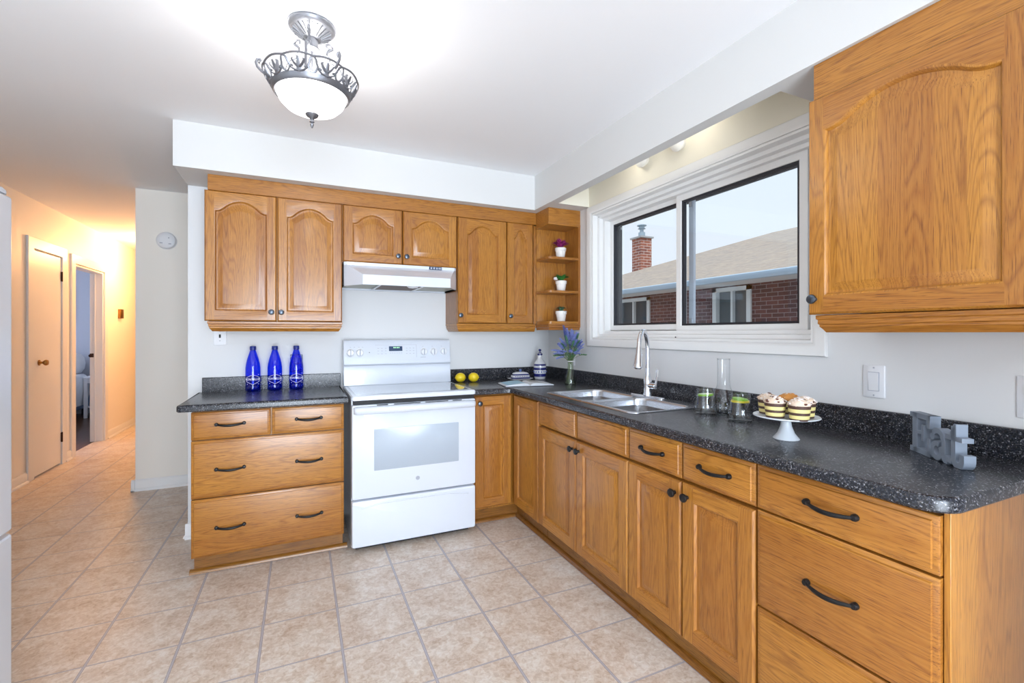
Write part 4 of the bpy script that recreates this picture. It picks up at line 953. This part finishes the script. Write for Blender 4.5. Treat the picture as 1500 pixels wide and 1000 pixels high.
# cake stand with muffins
sx_, sy_ = .180, -1.540
cs = thing('cake_stand', 'white pedestal cake stand holding striped muffins on the long countertop', 'cake stand', (sx_, sy_, CT))
part('plate', MB().lathe([(0, .0745), (.045, .0745), (.096, .0765), (.1045, .0805), (.1035, .0835), (.095, .0805), (0, .0790)], (sx_, sy_, CT), 48), M['frost'], cs)
part('pedestal', MB().lathe([(.0410, .0006), (.0420, .003), (.038, .008), (.027, .022), (.018, .046), (.0155, .064), (.018, .0743), (0, .0743)], (sx_, sy_, CT), 36), M['frost'], cs)
def muffin(loc, lab, top, seed):
    t = thing('muffin', lab, 'muffin', loc, 'muffins on the cake stand'); r_ = random.Random(seed)
    mb = MB(); pf = [(.0285, 0, 0), (.0292, .006, 1), (.0305, .018, 0), (.0318, .027, 1), (.0330, .039, 0), (.0345, .050, 0)]
    for i in range(5): mb.lathe([(pf[i][0], pf[i][1]), (pf[i+1][0], pf[i+1][1])], (0, 0, 0), 30, pf[i][2], False)
    mb.lathe([(0, 0), (.0285, 0)], (0, 0, 0), 30, 0, False); mb.lathe([(.0345, .050), (.032, .049), (0, .047)], (0, 0, 0), 30, 0, False)
    part('wrapper', mb, [M['wrapbrown'], M['wrapyel']], t, at=loc)
    mb = MB().lathe([(.0322, .046), (.0345, .052), (.0330, .059), (.024, .067), (.010, .071), (0, .0715)], (0, 0, 0), 20, 0, False, wob=lambda a, h: 1+.03*math.sin(5*a+seed))
    part('crown', mb, M['muffin'] if top != 'orange' else M['mufforange'], t, at=loc)
    cb_ = MB()
    for i in range(75):
        a = r_.uniform(0, 2*PI); q = .034*math.sqrt(r_.random()); z = .070-.017*(q/.034)**2+r_.uniform(0, .003)
        mi = 0 if r_.random() < .82 else 1
        cb_.sphere((q*math.cos(a), q*math.sin(a), z), r_.uniform(.0028, .0058), 6, 4, mi, sc=(1, 1, .7))
    part('topping', cb_, [M['crumb'] if top != 'orange' else M['mufforange'], M['choc'] if top != 'orange' else M['muffin']], t, at=loc)
PZ = CT+.0807
muffin((sx_-.004, sy_+.066, PZ), 'striped muffin with white crumb topping at the left edge of the cake stand', 'w', 1)
muffin((sx_-.052, sy_+.004, PZ), 'striped muffin with white crumb topping at the front centre of the cake stand', 'w', 2)
muffin((sx_-.034, sy_-.070, PZ), 'striped muffin with white and brown flecked topping at the front right of the cake stand', 'w', 3)
muffin((sx_+.062, sy_+.032, PZ), 'muffin with orange caramel topping at the back of the cake stand', 'orange', 4)
muffin((sx_+.036, sy_-.042, PZ), 'striped muffin behind the front right muffin on the cake stand', 'w', 5)
# the Eat sign
def arc(cx, cy, rx, ry, a0, a1, n=12): return [(cx+rx*math.cos(R(a0+(a1-a0)*i/n)), cy+ry*math.sin(R(a0+(a1-a0)*i/n))) for i in range(n+1)]
def stroke(mb, pts, w, d0, d1, fr):
    """thick polyline as a prism with variable width list w"""
    n = len(pts); Lf = []; Rt = []
    for i in range(n):
        a = Vector(pts[max(0, i-1)]); b = Vector(pts[min(n-1, i+1)]); t = (b-a).normalized(); nn = Vector((-t.y, t.x)); ww = w[i] if isinstance(w, list) else w
        Lf.append(Vector(pts[i])+nn*ww/2); Rt.append(Vector(pts[i])-nn*ww/2)
    loop = [p for p in Lf]+[p for p in Rt[::-1]]
    fs = []
    for i in range(n-1): fs += [(i, i+1, 2*n-2-i, 2*n-1-i)]
    vs_ = [fr(p.x, p.y, d0) for p in loop]+[fr(p.x, p.y, d1) for p in loop]; K = 2*n
    ff = fs+[tuple(q+K for q in f)[::-1] for f in fs]+[(i, (i+1) % K, (i+1) % K+K, i+K) for i in range(K)]
    mb.add(vs_, ff)
p0 = Vector((.398, -1.802)); p1 = Vector((.268, -1.972)); du = (p1-p0).normalized(); dn = Vector((-du.y, du.x))
if dn.x < 0: dn = -dn
LEN = (p1-p0).length
def fe(u, v, d): q = p0+du*u+dn*d; return (q.x, q.y, CT+.0008+max(0, v))
mb = MB(); k = 1.0; D = .028
def bx(u0, u1, v0, v1): mb.prism([(u0, v0), (u1, v0), (u1, v1), (u0, v1)], 0, D, fe)
bx(.015, .039, .0, .122); bx(.003, .100, .108, .123); bx(.003, .100, .0, .016); bx(.038, .062, .060, .070)
bx(.083, .100, .084, .123); bx(.086, .100, .0, .054); bx(.0585, .0705, .040, .090)
stroke(mb, [(.1085, .074)]+arc(.131, .066, .022, .020, 155, 20, 10)+[(.1575, .058), (.1575, .018)]+arc(.168, .018, .0105, .012, 180, 290, 6), .016, 0, D, fe)
stroke(mb, arc(.128, .028, .019, .021, 60, 400, 20), .015, 0, D, fe)
mb.prism(arc(.1100, .066, .010, .010, 0, 330, 12), 0, D, fe); mb.prism([(.098, .010), (.112, .006), (.112, .020), (.098, .030)], 0, D, fe)
stroke(mb, [(.198, .112), (.198, .024)]+arc(.2145, .022, .0165, .016, 180, 360, 9)+[(.231, .040)], .018, 0, D, fe)
mb.prism([(.166, .072), (.232, .072), (.232, .085), (.166, .085)], 0, D, fe); mb.prism([(.188, .080), (.210, .080), (.210, .119), (.200, .119), (.184, .092)], 0, D, fe)
mb.prism([(.165, .006), (.190, .006), (.192, .020), (.165, .024)], 0, D, fe)
single('word_sign', mb, M['signblue'], 'blue-grey wooden block sign reading Eat on the long countertop', 'sign', angle=30, bevel=.0008)

# ============================================================ wall plates, detector, thermostat
def plate_r(yc, z0, z1, lab, w_=.072, rocker=True):
    t = thing('light_switch', lab, 'switch', (WX, yc, z0))
    part('wall_plate', MB().rings([[(WX-d, y, z) for y, z in outline_rr(yc-w_/2+q, yc+w_/2-q, z0+q, z1-q, .004, 3)] for q, d in ((0, .0005), (0, .004), (.002, .006))], 0, True, True), M['enamel2'], t)
    zc = (z0+z1)/2
    part('frame', MB().box(WX-.0072, WX-.006, yc-.0185, yc+.0185, zc-.035, zc+.035), M['grey'], t)
    part('rocker', MB().add([(WX-.0073, yc-.0165, zc-.033), (WX-.0073, yc+.0165, zc-.033), (WX-.0125, yc+.0165, zc+.033), (WX-.0125, yc-.0165, zc+.033), (WX-.006, yc-.0165, zc-.033), (WX-.006, yc+.0165, zc-.033), (WX-.006, yc+.0165, zc+.033), (WX-.006, yc-.0165, zc+.033)], [(0, 1, 2, 3), (0, 4, 5, 1), (1, 5, 6, 2), (2, 6, 7, 3), (3, 7, 4, 0), (4, 7, 6, 5)]), M['enamel2'], t)
    part('screw', MB().sphere((WX-.006, yc, z1-.010), .003, 8, 5).sphere((WX-.006, yc, z0+.010), .003, 8, 5), M['grey'], t)
plate_r(-1.619, 1.047, 1.168, 'white rocker light switch on the wall between window and Eat sign')
plate_r(-2.030, 1.036, 1.160, 'white wall plate at the right edge, past the Eat sign')
t = thing('light_switch', 'white switch plate with black toggle on the wall under the left wall cabinet', 'switch', (-1.845, WY, 1.2))
part('wall_plate', MB().rings([[(x, WY-d, z) for x, z in outline_rr(-1.881+q, -1.809-q, 1.209+q, 1.325-q, .004, 3)] for q, d in ((0, .0005), (0, .004), (.002, .006))], 0, True, True), M['enamel2'], t)
part('toggle', MB().box(-1.850, -1.840, WY-.010, WY-.006, 1.256, 1.278), M['gap'], t)
part('screw', MB().sphere((-1.845, WY-.006, 1.237), .003, 8, 5).sphere((-1.845, WY-.006, 1.298), .003, 8, 5), M['grey'], t)
t = thing('wall_outlet', 'dark-edged wall outlet behind the blue bottle nearest the range', 'outlet', (-1.40, WY, 1.02))
part('wall_plate', MB().rings([[(x, WY-d, z) for x, z in outline_rr(-1.438+q, -1.362-q, 1.020+q, 1.140-q, .003, 3)] for q, d in ((0, .0005), (0, .004), (.002, .006))], 0, True, True), M['display'], t)
part('receptacle', MB().box(-1.418, -1.382, WY-.0085, WY-.006, 1.085, 1.125).box(-1.418, -1.382, WY-.0085, WY-.006, 1.035, 1.075), M['grey'], t)
t = thing('wall_outlet', 'white outlet plate on the window wall behind the lavender vase', 'outlet', (WX, .53, 1.03))
part('wall_plate', MB().box(WX-.005, WX-.0005, .44, .51, 1.035, 1.15), M['enamel2'], t, bevel=.002)
sd = thing('smoke_detector', 'round white smoke detector high on the cream column wall', 'smoke detector', (-2.39, 2.09, 2.055))
part('base', MB().lathe([(.072, .0005), (.072, .010), (.069, .012)], (-2.39, 2.09, 2.055), 36, ax='-Y'), M['enamel2'], sd)
part('cover', MB().lathe([(.069, .012), (.066, .030), (.056, .038), (.030, .040), (0, .040)], (-2.39, 2.09, 2.055), 36, ax='-Y', cap=False), M['enamel2'], sd)
part('vent', MB().box(-2.372, -2.364, 2.0490, 2.0505, 2.070, 2.080).box(-2.430, -2.410, 2.0490, 2.0505, 2.026, 2.034).box(-2.370, -2.352, 2.0490, 2.0505, 2.022, 2.030), M['grey'], sd)
single('door_chime', MB().box(-3.5195, -3.490, 4.93, 5.045, 1.478, 1.596).box(-3.490, -3.484, 4.95, 5.0, 1.49, 1.585), M['brass'], 'small brass-coloured thermostat on the orange-lit hallway wall', 'thermostat', bevel=.003)

# ============================================================ ceiling light
fx_, fy_ = -1.334, -.680
cl = thing('ceiling_light', 'antique silver semi-flush ceiling light with frosted glass bowl', 'ceiling light', (fx_, fy_, CZ))
C0 = (fx_, fy_, 0)
part('canopy', MB().lathe([(0, CZ-.0005), (.083, CZ-.0005), (.086, CZ-.006), (.084, CZ-.014), (.078, CZ-.020), (.072, CZ-.024), (.060, CZ-.030), (.030, CZ-.048), (.022, CZ-.052), (.022, CZ-.082), (.027, CZ-.086), (.026, CZ-.092), (.012, CZ-.098), (0, CZ-.100)], C0, 40, cap=False), M['silver'], cl)
mb = MB()
for i in range(24):
    a = 2*PI*i/24; c_, s_ = math.cos(a), math.sin(a)
    mb.tube([(fx_+r*c_, fy_+r*s_, z) for r, z in ((.070, CZ-.027), (.050, CZ-.038), (.032, CZ-.049))], .0028, 5)
part('fluting', mb, M['silver'], cl)
part('stem', MB().tube([(fx_, fy_, CZ-.098), (fx_, fy_, 2.24)], .004, 8), M['silver'], cl)
ZR = 2.262; ZB = 2.205; RR, RB = .168, .128     # rim and bowl ring
for j in range(3):
    a = R(20+120*j); c_, s_ = math.cos(a), math.sin(a)
    sp = [(.066+.016*math.cos(t)*(1-t/9), CZ-.056+.016*math.sin(t)*(1-t/9)) for t in [k*.5 for k in range(0, 12)]][::-1]
    ctl = sp+[(.060, CZ-.075), (.058, CZ-.092), (.070, CZ-.100), (.068, CZ-.112), (.074, CZ-.118), (.095, CZ-.120), (.112, CZ-.135), (.118, CZ-.150), (.126, CZ-.146), (.134, CZ-.140), (.134, ZR-.03)]
    part('arm', MB().tube([(fx_+r*c_, fy_+r*s_, z) for r, z in ctl], .0048, 6), M['silver'], cl)
    a2 = a+R(38); c_, s_ = math.cos(a2), math.sin(a2)
    ctl = [(RR-.010, ZR-.012), (RR+.004, ZR-.004), (RR+.018, ZR+.010), (RR+.022, ZR+.024), (RR+.018, ZR+.036), (RR+.009, ZR+.038), (RR+.004, ZR+.030), (RR+.008, ZR+.024), (RR+.014, ZR+.027)]
    part('scroll', MB().tube([(fx_+r*c_, fy_+r*s_, z) for r, z in ctl], lambda t: .0052-.0012*t, 7), M['silver'], cl)
part('bowl_ring', MB().lathe([(RB-.004, ZB-.004), (RB+.004, ZB-.009), (RB+.010, ZB-.004), (RB+.012, ZB+.004), (RB+.016, ZB+.012), (RB+.010, ZB+.010), (RB-.002, ZB+.004), (RB-.004, ZB-.004)], C0, 64, cap=False), M['silver'], cl)
NF = 10; mb = MB(); loop = []
for i in range(160):
    a = 2*PI*i/160; zz = ZR+.007*abs(math.cos(NF*a/2)); loop.append((fx_+RR*math.cos(a), fy_+RR*math.sin(a), zz))
mb.tube(loop, .0042, 6, True)
def cone(a, t): r = RB+.010+(RR-RB-.010)*t; return (fx_+r*math.cos(a), fy_+r*math.sin(a), ZB+.006+(ZR-ZB-.006)*t)
for i in range(NF):
    a0 = 2*PI*(i+.5)/NF; wv = .105
    mb.tube([cone(a0+wv*math.sin(q)*(1.0 if math.cos(q) < 0 else .75), .55-.42*math.cos(q+PI)*1.0) for q in [2*PI*k/18 for k in range(18)]], .0040, 6, True)
    a1 = 2*PI*i/NF
    mb.tube([cone(a1, .02), cone(a1, .50), cone(a1, .88)], lambda t: .0115-.007*t, 6, flat=.35)
    for sg in (-1, 1):
        mb.tube([cone(a1+sg*.02, .30), cone(a1+sg*.10, .55), cone(a1+sg*.135, .75), cone(a1+sg*.10, .80)], lambda t: .0080-.0045*t, 6, flat=.4)
        mb.tube([cone(a1+sg*.01, .10), cone(a1+sg*.11, .16), cone(a1+sg*.19, .30), cone(a1+sg*.17, .42), cone(a1+sg*.12, .34)], lambda t: .0075-.003*t, 6, flat=.5)
part('filigree_band', mb, M['silver'], cl)
part('glass_bowl', MB().lathe([(RB, ZB+.002), (RB-.002, ZB-.010), (RB-.014, ZB-.034), (RB-.036, ZB-.056), (RB-.066, ZB-.070), (.030, ZB-.078), (0, ZB-.079)], C0, 56, cap=False), M['bowl'], cl, angle=80)
part('finial', MB().lathe([(.0265, ZB-.070), (.0260, ZB-.076), (.020, ZB-.086), (.010, ZB-.092), (.006, ZB-.098), (.009, ZB-.103), (.009, ZB-.107), (.004, ZB-.110), (.007, ZB-.116), (.003, ZB-.128), (0, ZB-.131)], C0, 24, cap=False), M['silver'], cl)
light('ceiling_bulb', 'POINT', (fx_, fy_, ZB+.050), 8, (1, .97, .93), size=.045)
# two small round lamps in the recess over the window
for y, z, lab in ((-.372, 2.350, 'small round frosted bulb in the recess above the window, left one'), (-.668, 2.342, 'small round frosted bulb in the recess above the window, right one')):
    o = single('recess_bulb', MB().lathe([(.030, 0), (.032, .006), (.046, .02), (.050, .035), (.040, .055), (.018, .066), (0, .068)], (0, 0, 0), 24, ax='-X'), M['puck'], lab, 'light bulb', (.5580, y, z), 'recess bulbs above the window')
    light('recess_fill', 'POINT', (.43, y-.15*(1 if y < -.5 else -.3), 2.36), .45, (1, .93, .80), size=.03)  # added lamp that brightens the recess, set apart from the bulb
# hallway flush light (hidden behind the column) and its glow
hl_ = thing('hall_ceiling_light', 'warm flush ceiling light in the hallway', 'ceiling light', (-3.02, 4.6, CZ))
part('globe', MB().lathe([(.12, CZ-.012), (.115, CZ-.05), (.08, CZ-.085), (0, CZ-.10)], (-3.02, 4.6, 0), 24, cap=False), M['hallglobe'], hl_)
part('canopy', MB().lathe([(0, CZ-.001), (.13, CZ-.001), (.13, CZ-.012), (.12, CZ-.012)], (-3.02, 4.6, 0), 24, cap=False), M['brass'], hl_)
light('hall_bulb', 'POINT', (-3.02, 4.6, CZ-.22), 55, (1, .50, .20), size=.06)

# ============================================================ bedroom seen through the doorway
b = thing('bed', 'bed with white quilt and pillow seen through the open bedroom doorway', 'bed', (-5.2, 6.2, 0))
def cushion(x0, x1, y0, y1, z0, z1, r, nx=10):
    o = outline_rr(x0, x1, y0, y1, r, 6); h = z1-z0
    return MB().rings([[(x, y, z0) for x, y in offset(o, r*.35)]]+[[(x, y, z0+h*f) for x, y in offset(o, r*g_)] for f, g_ in ((.2, .08), (.5, 0), (.8, .10), (.95, .35), (1, .6))], 0, True, True)
part('base', MB().box(-6.1, -4.42, 4.9, 6.9, .12, .30), M['bedbase'], b, bevel=.02)
for x in (-6.05, -4.48):
    for y in (4.95, 6.85): part('leg', MB().box(x-.03, x+.03, y-.03, y+.03, -.001, .12), M['dark'], b)
q_ = cushion(-6.15, -4.36, 4.85, 6.75, .20, .66, .10); q_.xf(lambda x, y, z: (x+.008*math.sin(z*34+y*3), y, z+.010*math.sin(x*9)*math.sin(y*7))); part('quilt', q_, M['bedlinen'], b)
part('pillow', cushion(-5.2, -4.44, 6.45, 6.88, .67, .97, .14), M['bedlinen'], b)
n_ = thing('nightstand', 'small white nightstand beside the bed in the bedroom', 'nightstand', (-4.15, 6.7, 0))
part('table_top', MB().box(-4.36, -3.93, 6.42, 6.86, .600, .625), M['night'], n_, bevel=.004)
for x in (-4.335, -3.955):
    for y in (6.445, 6.835): part('leg', MB().box(x-.020, x+.020, y-.020, y+.020, -.001, .600), M['night'], n_)
part('apron', MB().box(-4.315, -3.975, 6.432, 6.848, .53, .5995), M['night'], n_)
part('lower_shelf', MB().box(-4.335, -3.955, 6.44, 6.84, .15, .165), M['night'], n_)
single('wall_picture', MB().box(-5.30, -4.665, 6.965, 6.9995, 1.455, 2.02), M['dark'], 'dark framed picture on the bedroom wall above the bed', 'picture', bevel=.003)
